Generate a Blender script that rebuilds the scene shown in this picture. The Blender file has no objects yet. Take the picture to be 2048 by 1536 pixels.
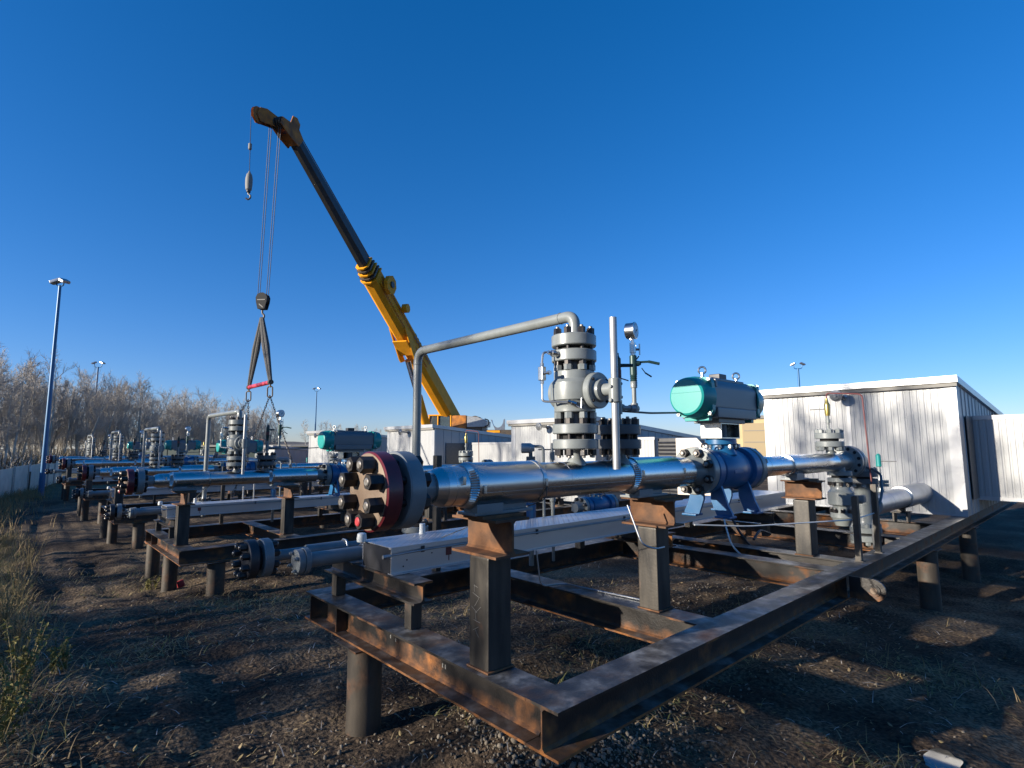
import bpy, bmesh, math, random
import numpy as np
from mathutils import Vector, Matrix, Euler
random.seed(7); RNG = np.random.default_rng(7)
S = bpy.context.scene
COL = S.collection
rad = math.radians

# ------------------------------------------------------------------ camera
cam = bpy.data.cameras.new("camera"); camo = bpy.data.objects.new("camera", cam); COL.objects.link(camo)
cam.sensor_width = 36; cam.lens = 1096.285 / 2048 * 36; cam.clip_end = 6000; cam.clip_start = 0.05
yaw, pitch, roll = rad(47.80), rad(6.503), rad(-0.227)
fw = Vector((math.cos(yaw)*math.cos(pitch), math.sin(yaw)*math.cos(pitch), math.sin(pitch)))
rt = Vector((math.sin(yaw), -math.cos(yaw), 0)); up = rt.cross(fw)
r2 = rt*math.cos(roll) + up*math.sin(roll); u2 = up*math.cos(roll) - rt*math.sin(roll)
M = Matrix.Identity(4)
for i in range(3):
    M[i][0] = r2[i]; M[i][1] = u2[i]; M[i][2] = -fw[i]
M[2][3] = 1.73
camo.matrix_world = M
S.camera = camo

# ------------------------------------------------------------------ light
SUN_AZ = math.atan2(0.27, -0.963)          # towards the sun, from +X
SUN_EL = rad(13.5)
sd = Vector((math.cos(SUN_AZ)*math.cos(SUN_EL), math.sin(SUN_AZ)*math.cos(SUN_EL), math.sin(SUN_EL)))
W = bpy.data.worlds.new("World"); S.world = W; W.use_nodes = True
wn = W.node_tree; bg = wn.nodes["Background"]
sky = wn.nodes.new("ShaderNodeTexSky"); sky.sky_type = 'NISHITA'; sky.sun_disc = False
sky.sun_elevation = SUN_EL; sky.sun_rotation = math.pi/2 - SUN_AZ
sky.altitude = 700; sky.air_density = 1.0; sky.dust_density = 0.25; sky.ozone_density = 4.0
hs = wn.nodes.new("ShaderNodeHueSaturation"); hs.inputs['Saturation'].default_value = 1.25; hs.inputs['Value'].default_value = 1.0
ga = wn.nodes.new("ShaderNodeGamma"); ga.inputs[1].default_value = 0.84
mu = wn.nodes.new("ShaderNodeMix"); mu.data_type = 'RGBA'; mu.blend_type = 'MULTIPLY'; mu.inputs[0].default_value = 1; mu.inputs[7].default_value = (0.90, 0.91, 1.22, 1)
wn.links.new(sky.outputs[0], hs.inputs['Color']); wn.links.new(hs.outputs[0], ga.inputs[0]); wn.links.new(ga.outputs[0], mu.inputs[6]); wn.links.new(mu.outputs[2], bg.inputs[0]); bg.inputs[1].default_value = 0.105
sl = bpy.data.lights.new("sun", 'SUN'); sl.energy = 5.0; sl.angle = rad(0.55); sl.color = (1.0, 0.92, 0.80)
slo = bpy.data.objects.new("sun", sl); COL.objects.link(slo)
slo.rotation_euler = sd.to_track_quat('Z', 'Y').to_euler(); slo.location = (-30, 20, 30)
S.view_settings.view_transform = 'Standard'; S.view_settings.look = 'None'; S.view_settings.gamma = 1
S.view_settings.exposure = 0.9
S.cycles.max_bounces = 8; S.cycles.transparent_max_bounces = 8

# ------------------------------------------------------------------ materials
def nd(nt, t, **kw):
    n = nt.nodes.new(t)
    for k, v in kw.items(): setattr(n, k, v)
    return n
def mat(name, base, rough=.5, metal=0., var=None, vscale=8., vstretch=(1,1,1), bump=0., bscale=60., rust=0., rcol=(.19,.065,.022), rscale=5., rband=None, spec=.5, rvar=0., top=None, coat=0., thr=.5, mott=None):
    m = bpy.data.materials.new(name); m.use_nodes = True; nt = m.node_tree; b = nt.nodes["Principled BSDF"]
    b.inputs['Base Color'].default_value = (*base, 1); b.inputs['Roughness'].default_value = rough
    b.inputs['Metallic'].default_value = metal; b.inputs['Specular IOR Level'].default_value = spec
    if coat: b.inputs['Coat Weight'].default_value = coat; b.inputs['Coat Roughness'].default_value = .12
    geo = nd(nt, "ShaderNodeNewGeometry"); pos = geo.outputs['Position']
    def noise(scale, stretch=(1,1,1), det=5., off=0., src=None):
        mp = nd(nt, "ShaderNodeMapping"); mp.inputs['Scale'].default_value = stretch; mp.inputs['Location'].default_value = (off, off*.7, off*.3)
        nt.links.new(src or pos, mp.inputs[0]); n = nd(nt, "ShaderNodeTexNoise"); n.inputs['Scale'].default_value = scale; n.inputs['Detail'].default_value = det
        nt.links.new(mp.outputs[0], n.inputs['Vector']); return n.outputs['Fac']
    def ramp(fac, a, bb):
        r = nd(nt, "ShaderNodeMapRange"); r.inputs[1].default_value = a; r.inputs[2].default_value = bb; r.clamp = True
        nt.links.new(fac, r.inputs[0]); return r.outputs[0]
    def mix(f, a, c):
        x = nd(nt, "ShaderNodeMix", data_type='RGBA'); nt.links.new(f, x.inputs[0])
        for s, v in ((6, a), (7, c)):
            if isinstance(v, tuple): x.inputs[s].default_value = (*v, 1)
            else: nt.links.new(v, x.inputs[s])
        return x.outputs[2]
    def math_(op, a, c):
        x = nd(nt, "ShaderNodeMath", operation=op)
        for i, v in enumerate((a, c)):
            if isinstance(v, (int, float)): x.inputs[i].default_value = v
            else: nt.links.new(v, x.inputs[i])
        return x.outputs[0]
    col = base
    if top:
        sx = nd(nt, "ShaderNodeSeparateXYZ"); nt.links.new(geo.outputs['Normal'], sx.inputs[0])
        tmask = ramp(sx.outputs[2], .7, .9)  # upward faces: worn scale tone, with sunlit brightness painted into the colour
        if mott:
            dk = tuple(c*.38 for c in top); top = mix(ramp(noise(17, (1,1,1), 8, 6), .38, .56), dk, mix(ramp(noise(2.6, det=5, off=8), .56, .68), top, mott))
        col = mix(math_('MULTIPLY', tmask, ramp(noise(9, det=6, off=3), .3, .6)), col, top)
    if var: col = mix(ramp(noise(vscale, vstretch), .35, .65), col, var)
    rf = None
    if rust > 0:
        n1 = noise(rscale, (1,1,1), 8., 5.); rf = ramp(n1, thr + .12 - rust*.3, thr + .3 - rust*.3)
        if rband:
            tc = nd(nt, "ShaderNodeTexCoord"); sz = nd(nt, "ShaderNodeSeparateXYZ"); nt.links.new(tc.outputs['Object'], sz.inputs[0])
            bandf = ramp(math_('ADD', sz.outputs[2], math_('MULTIPLY', noise(7, det=4, off=9), .10)), rband[1], rband[0])
            rf = math_('MAXIMUM', rf, math_('MULTIPLY', bandf, ramp(noise(16, (1,1,.5), 6, 2), .25, .55)))
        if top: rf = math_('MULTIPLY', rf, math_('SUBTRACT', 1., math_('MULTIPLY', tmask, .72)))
        rc2 = tuple(c*.45 for c in rcol)
        col = mix(rf, col, mix(ramp(noise(rscale*5, det=6, off=1), .35, .65), rcol, rc2))
        mm = math_('MULTIPLY', math_('SUBTRACT', 1., rf), metal); nt.links.new(mm, b.inputs['Metallic'])
        nt.links.new(math_('ADD', math_('MULTIPLY', rf, .85-rough), rough), b.inputs['Roughness'])
    elif rvar:
        nt.links.new(math_('ADD', math_('MULTIPLY', noise(vscale*1.7, vstretch, 4., 4.), rvar), rough - rvar*.5), b.inputs['Roughness'])
    if not isinstance(col, tuple): nt.links.new(col, b.inputs['Base Color'])
    if bump:
        bp = nd(nt, "ShaderNodeBump"); bp.inputs['Strength'].default_value = bump; bp.inputs['Distance'].default_value = .01
        nt.links.new(noise(bscale, det=6), bp.inputs['Height']); nt.links.new(bp.outputs[0], b.inputs['Normal'])
    return m
MT = {}
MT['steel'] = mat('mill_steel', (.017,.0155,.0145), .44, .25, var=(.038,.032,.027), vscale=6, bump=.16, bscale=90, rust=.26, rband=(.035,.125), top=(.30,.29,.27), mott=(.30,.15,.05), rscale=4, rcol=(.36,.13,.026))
MT['post'] = mat('tube_steel', (.026,.024,.022), .48, .35, var=(.07,.06,.048), vscale=5, vstretch=(3,3,.5), bump=.08, rust=.08, rscale=6, rcol=(.16,.07,.03))
MT['rust'] = mat('rusty_plate', (.15,.066,.026), .8, 0, var=(.065,.032,.016), vscale=9, bump=.15, rust=.35, rcol=(.27,.11,.036))
MT['pile'] = mat('pile_pipe', (.035,.029,.023), .6, .25, var=(.075,.06,.044), vscale=4, vstretch=(2,2,.6), bump=.15, rust=.30, rscale=6, rcol=(.15,.07,.033))
MT['clad'] = mat('aluminium_jacket', (.74,.725,.70), .28, 1., var=(.54,.53,.515), vscale=3, vstretch=(.4,2,2), rvar=.20, bump=.11, bscale=5)
MT['clad2'] = mat('aluminium_jacket_dull', (.66,.67,.69), .38, 1., var=(.56,.57,.58), vscale=6, rvar=.1)
MT['tray'] = mat('tray_aluminium', (.60,.60,.60), .36, .65, var=(.51,.51,.515), vscale=4, vstretch=(.3,2,2), rvar=.15)
MT['grey'] = mat('grey_paint', (.205,.22,.212), .36, 0, var=(.17,.183,.176), vscale=14, coat=.2, bump=.03, bscale=40, rvar=.12)
MT['grey2'] = mat('blue_grey_paint', (.19,.205,.205), .38, 0, var=(.155,.168,.17), vscale=12, coat=.15, rvar=.12)
MT['dkgrey'] = mat('dark_primer', (.075,.08,.082), .5, 0, var=(.10,.10,.10), vscale=15)
MT['nut'] = mat('black_nut', (.022,.022,.025), .42, .5, var=(.05,.042,.036), vscale=40)
MT['stud'] = mat('stud_end', (.33,.31,.28), .4, .7, var=(.22,.19,.16), vscale=60)
MT['redstud'] = mat('red_stud', (.42,.035,.04), .5)
MT['red'] = mat('dark_red_paint', (.15,.014,.02), .42, 0, var=(.09,.012,.016), vscale=10, coat=.2, bump=.04)
MT['brown'] = mat('flash_rust_face', (.13,.088,.058), .62, .2, var=(.20,.145,.10), vscale=7, bump=.12, bscale=70, rust=.25, rcol=(.11,.055,.034), rscale=9)
MT['black'] = mat('black_paint', (.018,.018,.02), .45, 0, var=(.03,.03,.034), vscale=12)
MT['gasket'] = mat('gasket', (.01,.01,.01), .8)
MT['blue'] = mat('blue_paint', (.009,.085,.20), .38, 0, var=(.014,.105,.24), vscale=7, coat=.12, bump=.03, bscale=30, rvar=.15)
MT['teal'] = mat('teal_paint', (.011,.24,.215), .40, 0, var=(.011,.26,.235), vscale=6, coat=.15, rvar=.15)
MT['anod'] = mat('anodised_grey', (.155,.165,.17), .42, .3, var=(.13,.14,.147), vscale=8, vstretch=(.2,1,1))
MT['stainless'] = mat('stainless', (.60,.60,.58), .26, 1., var=(.5,.5,.48), vscale=8, rvar=.15)
MT['galv'] = mat('galvanised', (.42,.43,.44), .38, .9, var=(.33,.34,.35), vscale=12, rvar=.15)
MT['tube'] = mat('galvanised_tube', (.40,.40,.39), .45, .55, var=(.33,.33,.33), vscale=10)
MT['brass'] = mat('brass', (.42,.33,.10), .35, .8)
MT['green'] = mat('dark_green_valve', (.02,.05,.045), .4, .2)
MT['redv'] = mat('oxide_red', (.13,.03,.028), .55)
MT['white'] = mat('white_sheet', (.37,.37,.36), .42, .12, var=(.335,.336,.33), vscale=1.5, vstretch=(1,4,.7), rvar=.09)
MT['whitetrim'] = mat('white_trim', (.46,.46,.455), .3, .3, var=(.40,.40,.40), vscale=3)
MT['cream'] = mat('cream_sheet', (.50,.39,.2), .6, 0, var=(.45,.35,.18), vscale=2)
MT['tan'] = mat('tan_door', (.34,.26,.145), .6)
MT['fence'] = mat('grey_fence_sheet', (.72,.63,.53), .45, .1, var=(.62,.54,.45), vscale=3)
MT['dkgreen'] = mat('dark_green_sheet', (.012,.03,.024), .5)
MT['roofgrey'] = mat('weathered_roof', (.20,.19,.17), .7)
MT['yellow'] = mat('crane_yellow', (.74,.31,.010), .6, 0, var=(.62,.26,.012), vscale=2.5, spec=.2)
MT['inner'] = mat('dark_inner_boom', (.020,.022,.024), .5, .0, var=(.034,.032,.03), vscale=3, vstretch=(1,1,1))
MT['cranegrey'] = mat('crane_dark', (.06,.05,.045), .55, .2, var=(.10,.075,.05), vscale=8)
MT['glass'] = mat('cab_glass', (.05,.07,.08), .06, 0, spec=.9)
MT['cable'] = mat('wire_rope', (.05,.05,.055), .5, .5)
MT['sling'] = mat('sling_web', (.10,.095,.085), .85, 0, var=(.05,.05,.05), vscale=30)
MT['barred'] = mat('red_bar_paint', (.52,.055,.085), .4)
MT['polblue'] = mat('blue_pole', (.018,.11,.24), .4, .1)
MT['conduit'] = mat('white_conduit', (.62,.63,.60), .4)
MT['bluejar'] = mat('blue_plastic', (.05,.22,.38), .35)
MT['bark'] = mat('poplar_bark', (.50,.47,.41), .85, 0, var=(.28,.26,.22), vscale=3, vstretch=(1,1,.4))
MT['twig'] = mat('twig_bark', (.47,.425,.37), .9, 0, var=(.36,.32,.275), vscale=.25)
MT['stone'] = mat('gravel_stone', (.26,.22,.165), .85, 0, var=(.10,.08,.06), vscale=11)
MT['straw'] = mat('dry_grass', (.36,.265,.115), .9, 0, var=(.21,.155,.07), vscale=3)
MT['weed'] = mat('green_grass', (.085,.105,.028), .85, 0, var=(.18,.165,.05), vscale=4)
MT['leaf'] = mat('fallen_leaf', (.34,.25,.13), .85, 0, var=(.17,.11,.055), vscale=9)
MT['yleaf'] = mat('yellow_green_leaf', (.27,.225,.05), .75, 0, var=(.12,.115,.03), vscale=7)
MT['head'] = mat('weathered_orange', (.50,.19,.04), .7, 0, var=(.20,.09,.04), vscale=4, spec=.2)
MT['scratch'] = mat('bare_scratch', (.20,.19,.17), .5)
MT['dial'] = mat('dial_face', (.62,.63,.63), .3)
MT['hill'] = mat('distant_hill', (.105,.095,.085), .95, 0, var=(.075,.07,.066), vscale=.02)

# ------------------------------------------------------------------ mesh builder
class MB:
    def __init__(s): s.bm = bmesh.new(); s.bev = False
    def _new(s, verts, faces):
        vs = [s.bm.verts.new(v) for v in verts]
        for f in faces:
            try: s.bm.faces.new([vs[i] for i in f])
            except ValueError: pass
        return vs
    def box(s, lo, hi, bev=0.):
        x0,y0,z0 = lo; x1,y1,z1 = hi
        return s.obox(Vector(((x0+x1)/2,(y0+y1)/2,(z0+z1)/2)), Vector((1,0,0)), Vector((0,1,0)), Vector((0,0,1)), (x1-x0, y1-y0, z1-z0), bev)
    def obox(s, c, ax, ay, az, size, bev=0.):
        c = Vector(c); a = Vector(ax)*size[0]/2; b = Vector(ay)*size[1]/2; d = Vector(az)*size[2]/2
        v = [c-a-b-d, c+a-b-d, c+a+b-d, c-a+b-d, c-a-b+d, c+a-b+d, c+a+b+d, c-a+b+d]
        f = [(0,3,2,1),(4,5,6,7),(0,1,5,4),(1,2,6,5),(2,3,7,6),(3,0,4,7)]
        vs = s._new(v, f)
        if bev:
            s.bev = True
            es = {e for q in vs for e in q.link_edges}
            bmesh.ops.bevel(s.bm, geom=list(es), offset=bev, segments=2, profile=.5, affect='EDGES')
        return s
    def frame(s, d):
        d = Vector(d).normalized(); u = d.cross(Vector((0,0,1)))
        if u.length < 1e-3: u = Vector((1,0,0))
        u.normalize(); return d, u, d.cross(u)
    def lathe(s, p, d, prof, seg=32, close=True, rot=0., caps=True):
        p = Vector(p); d,u,v = s.frame(d); rings = []
        for (t, r) in prof:
            rings.append([s.bm.verts.new(p + d*t + (u*math.cos(rot+2*math.pi*i/seg) + v*math.sin(rot+2*math.pi*i/seg))*max(r,1e-5)) for i in range(seg)])
        for a, b in zip(rings, rings[1:]):
            for i in range(seg): s.bm.faces.new((a[i], a[(i+1)%seg], b[(i+1)%seg], b[i]))
        if caps: s.bm.faces.new(rings[0][::-1]); s.bm.faces.new(rings[-1])
        return s
    def cyl(s, p0, p1, r0, r1=None, seg=16):
        p0 = Vector(p0); p1 = Vector(p1); L = (p1-p0).length
        return s.lathe(p0, p1-p0, [(0,r0),(L,r0 if r1 is None else r1)], seg)
    def disc(s, p, d, t0, t1, r, ch=.004, seg=40):
        return s.lathe(p, d, [(t0,r-ch),(t0+ch,r),(t1-ch,r),(t1,r-ch)], seg)
    def tube(s, pts, r, seg=10, fillet=0., n=6):
        pts = [Vector(p) for p in pts]
        if fillet:
            q = [pts[0]]
            for a,b,c in zip(pts, pts[1:], pts[2:]):
                d1 = (a-b); d2 = (c-b); f = min(fillet, d1.length*.49, d2.length*.49)
                A = b + d1.normalized()*f; B = b + d2.normalized()*f
                for i in range(n+1):
                    t = i/n; q.append(A*(1-t)**2 + b*2*t*(1-t) + B*t*t)
            q.append(pts[-1]); pts = q
        rr = r if isinstance(r, (list, tuple)) else [r]*len(pts)
        if len(rr) != len(pts): rr = [r[0] + (r[-1]-r[0])*i/(len(pts)-1) for i in range(len(pts))]
        d = (pts[1]-pts[0]).normalized(); _,u,v = s.frame(d); rings = []
        for i, p in enumerate(pts):
            t = (pts[min(i+1,len(pts)-1)] - pts[max(i-1,0)]).normalized()
            u = (u - t*u.dot(t)); 
            if u.length < 1e-6: u = s.frame(t)[1]
            u.normalize(); v = t.cross(u)
            rings.append([s.bm.verts.new(p + (u*math.cos(2*math.pi*k/seg)+v*math.sin(2*math.pi*k/seg))*rr[i]) for k in range(seg)])
        for a, b in zip(rings, rings[1:]):
            for k in range(seg): s.bm.faces.new((a[k], a[(k+1)%seg], b[(k+1)%seg], b[k]))
        s.bm.faces.new(rings[0][::-1]); s.bm.faces.new(rings[-1]); return s
    def prism(s, poly, o, ax, ay, n, th):
        o = Vector(o); ax = Vector(ax); ay = Vector(ay); n = Vector(n)
        a = [s.bm.verts.new(o + ax*x + ay*y) for x,y in poly]; b = [s.bm.verts.new(o + ax*x + ay*y + n*th) for x,y in poly]
        s.bm.faces.new(a[::-1]); s.bm.faces.new(b); k = len(poly)
        for i in range(k): s.bm.faces.new((a[i], a[(i+1)%k], b[(i+1)%k], b[i]))
        return s
    def ring(s, c, ax, R, r, seg=24, k=8):
        c = Vector(c); d,u,v = s.frame(ax); rr = []
        for i in range(seg):
            t = 2*math.pi*i/seg; e = u*math.cos(t)+v*math.sin(t)
            rr.append([s.bm.verts.new(c + e*(R + r*math.cos(2*math.pi*j/k)) + d*r*math.sin(2*math.pi*j/k)) for j in range(k)])
        for i in range(seg):
            a = rr[i]; b = rr[(i+1)%seg]
            for j in range(k): s.bm.faces.new((a[j], a[(j+1)%k], b[(j+1)%k], b[j]))
        return s
    def ibeam(s, p0, p1, h, w, tf=.012, tw=.008):       # top centre line p0 -> p1
        p0 = Vector(p0); p1 = Vector(p1); d = (p1-p0); L = d.length; d.normalize(); side = Vector((0,0,1)).cross(d).normalized()
        W2 = w/2; t2 = tw/2; f = .012
        pl = [(-W2,0),(W2,0),(W2,-tf),(t2+f,-tf),(t2,-tf-f),(t2,-h+tf+f),(t2+f,-h+tf),(W2,-h+tf),(W2,-h),(-W2,-h),(-W2,-h+tf),(-t2-f,-h+tf),(-t2,-h+tf+f),(-t2,-tf-f),(-t2-f,-tf),(-W2,-tf)]
        return s.prism(pl, p0, side, (0,0,1), d, L)
    def mesh(s, name, base=(0,0,0), m=None, smooth=True, ang=35):
        bmesh.ops.recalc_face_normals(s.bm, faces=s.bm.faces)
        b = Vector(base)
        for v in s.bm.verts: v.co -= b
        me = bpy.data.meshes.new(name); s.bm.to_mesh(me); s.bm.free()
        if smooth:
            me.polygons.foreach_set('use_smooth', [True]*len(me.polygons)); me.set_sharp_from_angle(angle=rad(ang))
        if m: me.materials.append(m)
        return me

class Thing:
    def __init__(s, name, base, label=None, cat=None, group=None, kind=None):
        s.o = bpy.data.objects.new(name, None); COL.objects.link(s.o); s.o.location = base; s.base = Vector(base)
        s.o.empty_display_size = .1; tag(s.o, label, cat, group, kind)
    def part(s, name, mb, m, parent=None, label=None, ang=35):
        o = bpy.data.objects.new(name, mb.mesh(name, s.base, MT[m] if isinstance(m,str) else m, ang=ang)); COL.objects.link(o)
        if mb.bev: o.modifiers.new('wn', 'WEIGHTED_NORMAL').keep_sharp = True
        o.parent = parent or s.o
        if label: o['label'] = label
        return o
    def put(s, name, me, pos, d=(0,0,1), parent=None, label=None, spin=0.):
        o = bpy.data.objects.new(name, me); COL.objects.link(o); o.parent = parent or s.o
        o.location = Vector(pos) - s.base; q = Vector(d).to_track_quat('Z','Y'); o.rotation_euler = (q.to_matrix() @ Matrix.Rotation(spin,3,'Z')).to_euler()
        if label: o['label'] = label
        return o
def tag(o, label=None, cat=None, group=None, kind=None):
    if label: o['label'] = label
    if cat: o['category'] = cat
    if group: o['group'] = group
    if kind: o['kind'] = kind
    return o
def single(name, mb, m, base=(0,0,0), label=None, cat=None, group=None, kind=None, ang=35):
    o = bpy.data.objects.new(name, mb.mesh(name, base, MT[m] if isinstance(m,str) else m, ang=ang)); COL.objects.link(o); o.location = base
    return tag(o, label, cat, group, kind)
def copy_tree(o, off, parent=None, label=None):
    c = o.copy(); COL.objects.link(c)
    if parent: c.parent = parent
    else: c.location = Vector(o.location) + Vector(off)
    if label: c['label'] = label
    for ch in [x for x in KIDS.get(o.name, [])]: copy_tree(ch, off, c)
    return c
KIDS = {}
def index_kids():
    KIDS.clear()
    for o in S.objects:
        if o.parent: KIDS.setdefault(o.parent.name, []).append(o)
NUTS = {}
def nutmesh(af, L, studr, studL, m='nut', sm='stud'):
    key = (af, L, studr, studL, m, sm)
    if key not in NUTS:
        b = MB(); R = af/math.sqrt(3)
        b.lathe((0,0,0), (0,0,1), [(0,R*.99),(L*.93,R),(L,R*.93)], 6)
        me = b.mesh('nut', m=MT[m], ang=25)
        c = MB(); c.lathe((0,0,L*.9), (0,0,1), [(0,studr),(studL,studr),(studL+studr*.2,studr*.75)], 12)
        bm = bmesh.new(); bm.from_mesh(me); n0 = len(bm.faces); m2 = c.mesh('x'); bm.from_mesh(m2); bm.faces.ensure_lookup_table()
        for f in bm.faces[n0:]: f.material_index = 1
        bm.to_mesh(me); bm.free(); me.materials.append(MT[sm]); bpy.data.meshes.remove(m2)
        me.polygons.foreach_set('use_smooth', [True]*len(me.polygons)); me.set_sharp_from_angle(angle=rad(28))
        NUTS[key] = me
    return NUTS[key]
def nutring(t, c, d, R, n, me, parent, ph=.5, skip=()):
    c = Vector(c); d = Vector(d).normalized(); u = d.cross(Vector((0,0,1)))
    u = Vector((1,0,0)) if u.length < 1e-3 else u.normalized(); v = d.cross(u)
    for i in range(n):
        if i in skip: continue
        a = 2*math.pi*(i+ph)/n
        t.put('nut', me, c + (u*math.cos(a)+v*math.sin(a))*R, d, parent, spin=random.random()*2)

# ------------------------------------------------------------------ ground
NG = {}
def vnoise(x, y, sc, seed):
    if seed not in NG: NG[seed] = np.random.default_rng(seed).random((256,256))
    g = NG[seed]; fx = x/sc+1000; fy = y/sc+1000
    ix = np.floor(fx).astype(int); iy = np.floor(fy).astype(int); tx = fx-ix; ty = fy-iy
    tx = tx*tx*(3-2*tx); ty = ty*ty*(3-2*ty); a = lambda i,j: g[(ix+i)%256,(iy+j)%256]
    return (a(0,0)*(1-tx)+a(1,0)*tx)*(1-ty)+(a(0,1)*(1-tx)+a(1,1)*tx)*ty - .5
def gz(x, y, fine=True):
    x = np.asarray(x, float); y = np.asarray(y, float)
    d = np.hypot(x-1.7, y-2.4); t = np.clip((d-1.8)/6.5, 0, 1); z = -.27*t*t*(3-2*t)
    t2 = np.clip((y-7)/12, 0, 1); z = z - .13*t2*t2*(3-2*t2)
    z = z + .10*np.exp(-((x-2.5)**2/.35 + (y-2.45)**2/.5))*1.0 - .02
    lf = np.clip((1.2-x)/1.6, 0, 1)*np.clip((14-y)/8, 0, 1); z = z + .12*lf
    for (xc,wd,dp) in ((.62,.15,.022),(1.28,.16,.018),(2.7,.22,.015)):
        xx = x - xc - .10*np.sin(y*.35) - .04*np.sin(y*1.1+xc*5); z = z - dp*np.exp(-(xx/wd)**2)*np.clip((y-3.2)/1.5,0,1) + dp*.5*np.exp(-((np.abs(xx)-wd*1.5)/(wd*.5))**2)*np.clip((y-3.2)/1.5,0,1)
    z = z + np.maximum(vnoise(x,y,.26,9)-.22,0)*.09 - np.maximum(vnoise(x,y,.31,10)-.25,0)*.13
    z = z + vnoise(x,y,1.3,1)*.09 + vnoise(x,y,.42,2)*.055
    if fine: z = z + vnoise(x,y,.15,3)*.026 + vnoise(x,y,.075,4)*.014
    return z
def axis(a, b, step, far, g=1.18):
    v = list(np.arange(a, b, step)); s = step
    while v[-1] < far: s *= g; v.append(v[-1]+s)
    s = step; pre = []; q = a
    while q > -far: s *= g; q -= s; pre.append(q)
    return np.array(pre[::-1] + v)
gx = axis(-1.4, 11.5, .055, 3000); gy = axis(0.2, 13.5, .055, 3000)
GX, GY = np.meshgrid(gx, gy, indexing='ij'); GZ = gz(GX, GY)
nx, ny = GX.shape
me = bpy.data.meshes.new('ground'); co = np.stack([GX, GY, GZ], -1).reshape(-1,3)
idx = np.arange(nx*ny).reshape(nx,ny); q = np.stack([idx[:-1,:-1], idx[1:,:-1], idx[1:,1:], idx[:-1,1:]], -1).reshape(-1,4)
me.vertices.add(len(co)); me.vertices.foreach_set('co', co.ravel()); me.loops.add(q.size); me.loops.foreach_set('vertex_index', q.ravel())
me.polygons.add(len(q)); me.polygons.foreach_set('loop_start', np.arange(0,q.size,4)); me.polygons.foreach_set('use_smooth', [True]*len(q)); me.update()
gm = bpy.data.materials.new('soil'); gm.use_nodes = True; nt = gm.node_tree; b = nt.nodes['Principled BSDF']; b.inputs['Roughness'].default_value = .95; b.inputs['Specular IOR Level'].default_value = .2
geo = nd(nt,'ShaderNodeNewGeometry')
def gn(sc, det=8, st=(1,1,1), t='ShaderNodeTexNoise'):
    mp = nd(nt,'ShaderNodeMapping'); mp.inputs['Scale'].default_value = st; nt.links.new(geo.outputs['Position'], mp.inputs[0])
    n = nd(nt,t); n.inputs['Scale'].default_value = sc
    if t == 'ShaderNodeTexNoise': n.inputs['Detail'].default_value = det
    nt.links.new(mp.outputs[0], n.inputs['Vector']); return n
def gr(f, pts):
    r = nd(nt,'ShaderNodeValToRGB'); el = r.color_ramp.elements
    while len(el) < len(pts): el.new(.5)
    for e,(p,c) in zip(el, pts): e.position = p; e.color = (*c,1)
    nt.links.new(f, r.inputs[0]); return r.outputs[0]
c1 = gr(gn(1.1).outputs['Fac'], [(.3,(.027,.0185,.0125)),(.48,(.085,.060,.040)),(.68,(.20,.147,.093))])
c2 = gr(gn(38, 6).outputs['Fac'], [(.36,(.35,.33,.31)),(.5,(.8,.78,.75)),(.66,(1.45,1.38,1.28))])
mx = nd(nt,'ShaderNodeMix', data_type='RGBA', blend_type='MULTIPLY'); mx.inputs[0].default_value = 1
nt.links.new(c1, mx.inputs[6]); nt.links.new(c2, mx.inputs[7])
vor = gn(55, t='ShaderNodeTexVoronoi'); peb = gr(vor.outputs['Distance'], [(.0,(1,1,1)),(.16,(1,1,1)),(.2,(0,0,0))])
pm = nd(nt,'ShaderNodeMath', operation='MULTIPLY'); nt.links.new(peb, pm.inputs[0]); nt.links.new(gr(gn(.9,4).outputs['Fac'], [(.5,(0,0,0)),(.62,(.7,.7,.7))]), pm.inputs[1])
mx2 = nd(nt,'ShaderNodeMix', data_type='RGBA'); nt.links.new(pm.outputs[0], mx2.inputs[0]); nt.links.new(mx.outputs[2], mx2.inputs[6]); mx2.inputs[7].default_value = (.24,.19,.135,1)
# far field: dry grass tint
sx = nd(nt,'ShaderNodeSeparateXYZ'); nt.links.new(geo.outputs['Position'], sx.inputs[0])
fr = nd(nt,'ShaderNodeMapRange'); nt.links.new(sx.outputs[1], fr.inputs[0]); fr.inputs[1].default_value = 26; fr.inputs[2].default_value = 40
mx3 = nd(nt,'ShaderNodeMix', data_type='RGBA'); nt.links.new(fr.outputs[0], mx3.inputs[0]); nt.links.new(mx2.outputs[2], mx3.inputs[6])
nt.links.new(gr(gn(.6).outputs['Fac'], [(.35,(.10,.08,.045)),(.65,(.20,.155,.08))]), mx3.inputs[7]); nt.links.new(mx3.outputs[2], b.inputs['Base Color'])
bp = nd(nt,'ShaderNodeBump'); bp.inputs['Strength'].default_value = .9; bp.inputs['Distance'].default_value = .03; nt.links.new(gn(26,10).outputs['Fac'], bp.inputs['Height']); nt.links.new(bp.outputs[0], b.inputs['Normal'])
me.materials.append(gm); go = bpy.data.objects.new('ground', me); COL.objects.link(go); go['kind'] = 'structure'
def G(x, y): return float(gz(np.array([x]), np.array([y]))[0])

def stuff_mesh(name, verts, faces, mats, mi, label, cat, smooth=False):
    me = bpy.data.meshes.new(name); me.from_pydata(verts, [], faces); 
    for m in mats: me.materials.append(MT[m])
    if mi is not None: me.polygons.foreach_set('material_index', mi)
    if smooth: me.polygons.foreach_set('use_smooth', [True]*len(me.polygons))
    o = bpy.data.objects.new(name, me); COL.objects.link(o); return tag(o, label, cat, None, 'stuff')

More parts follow.
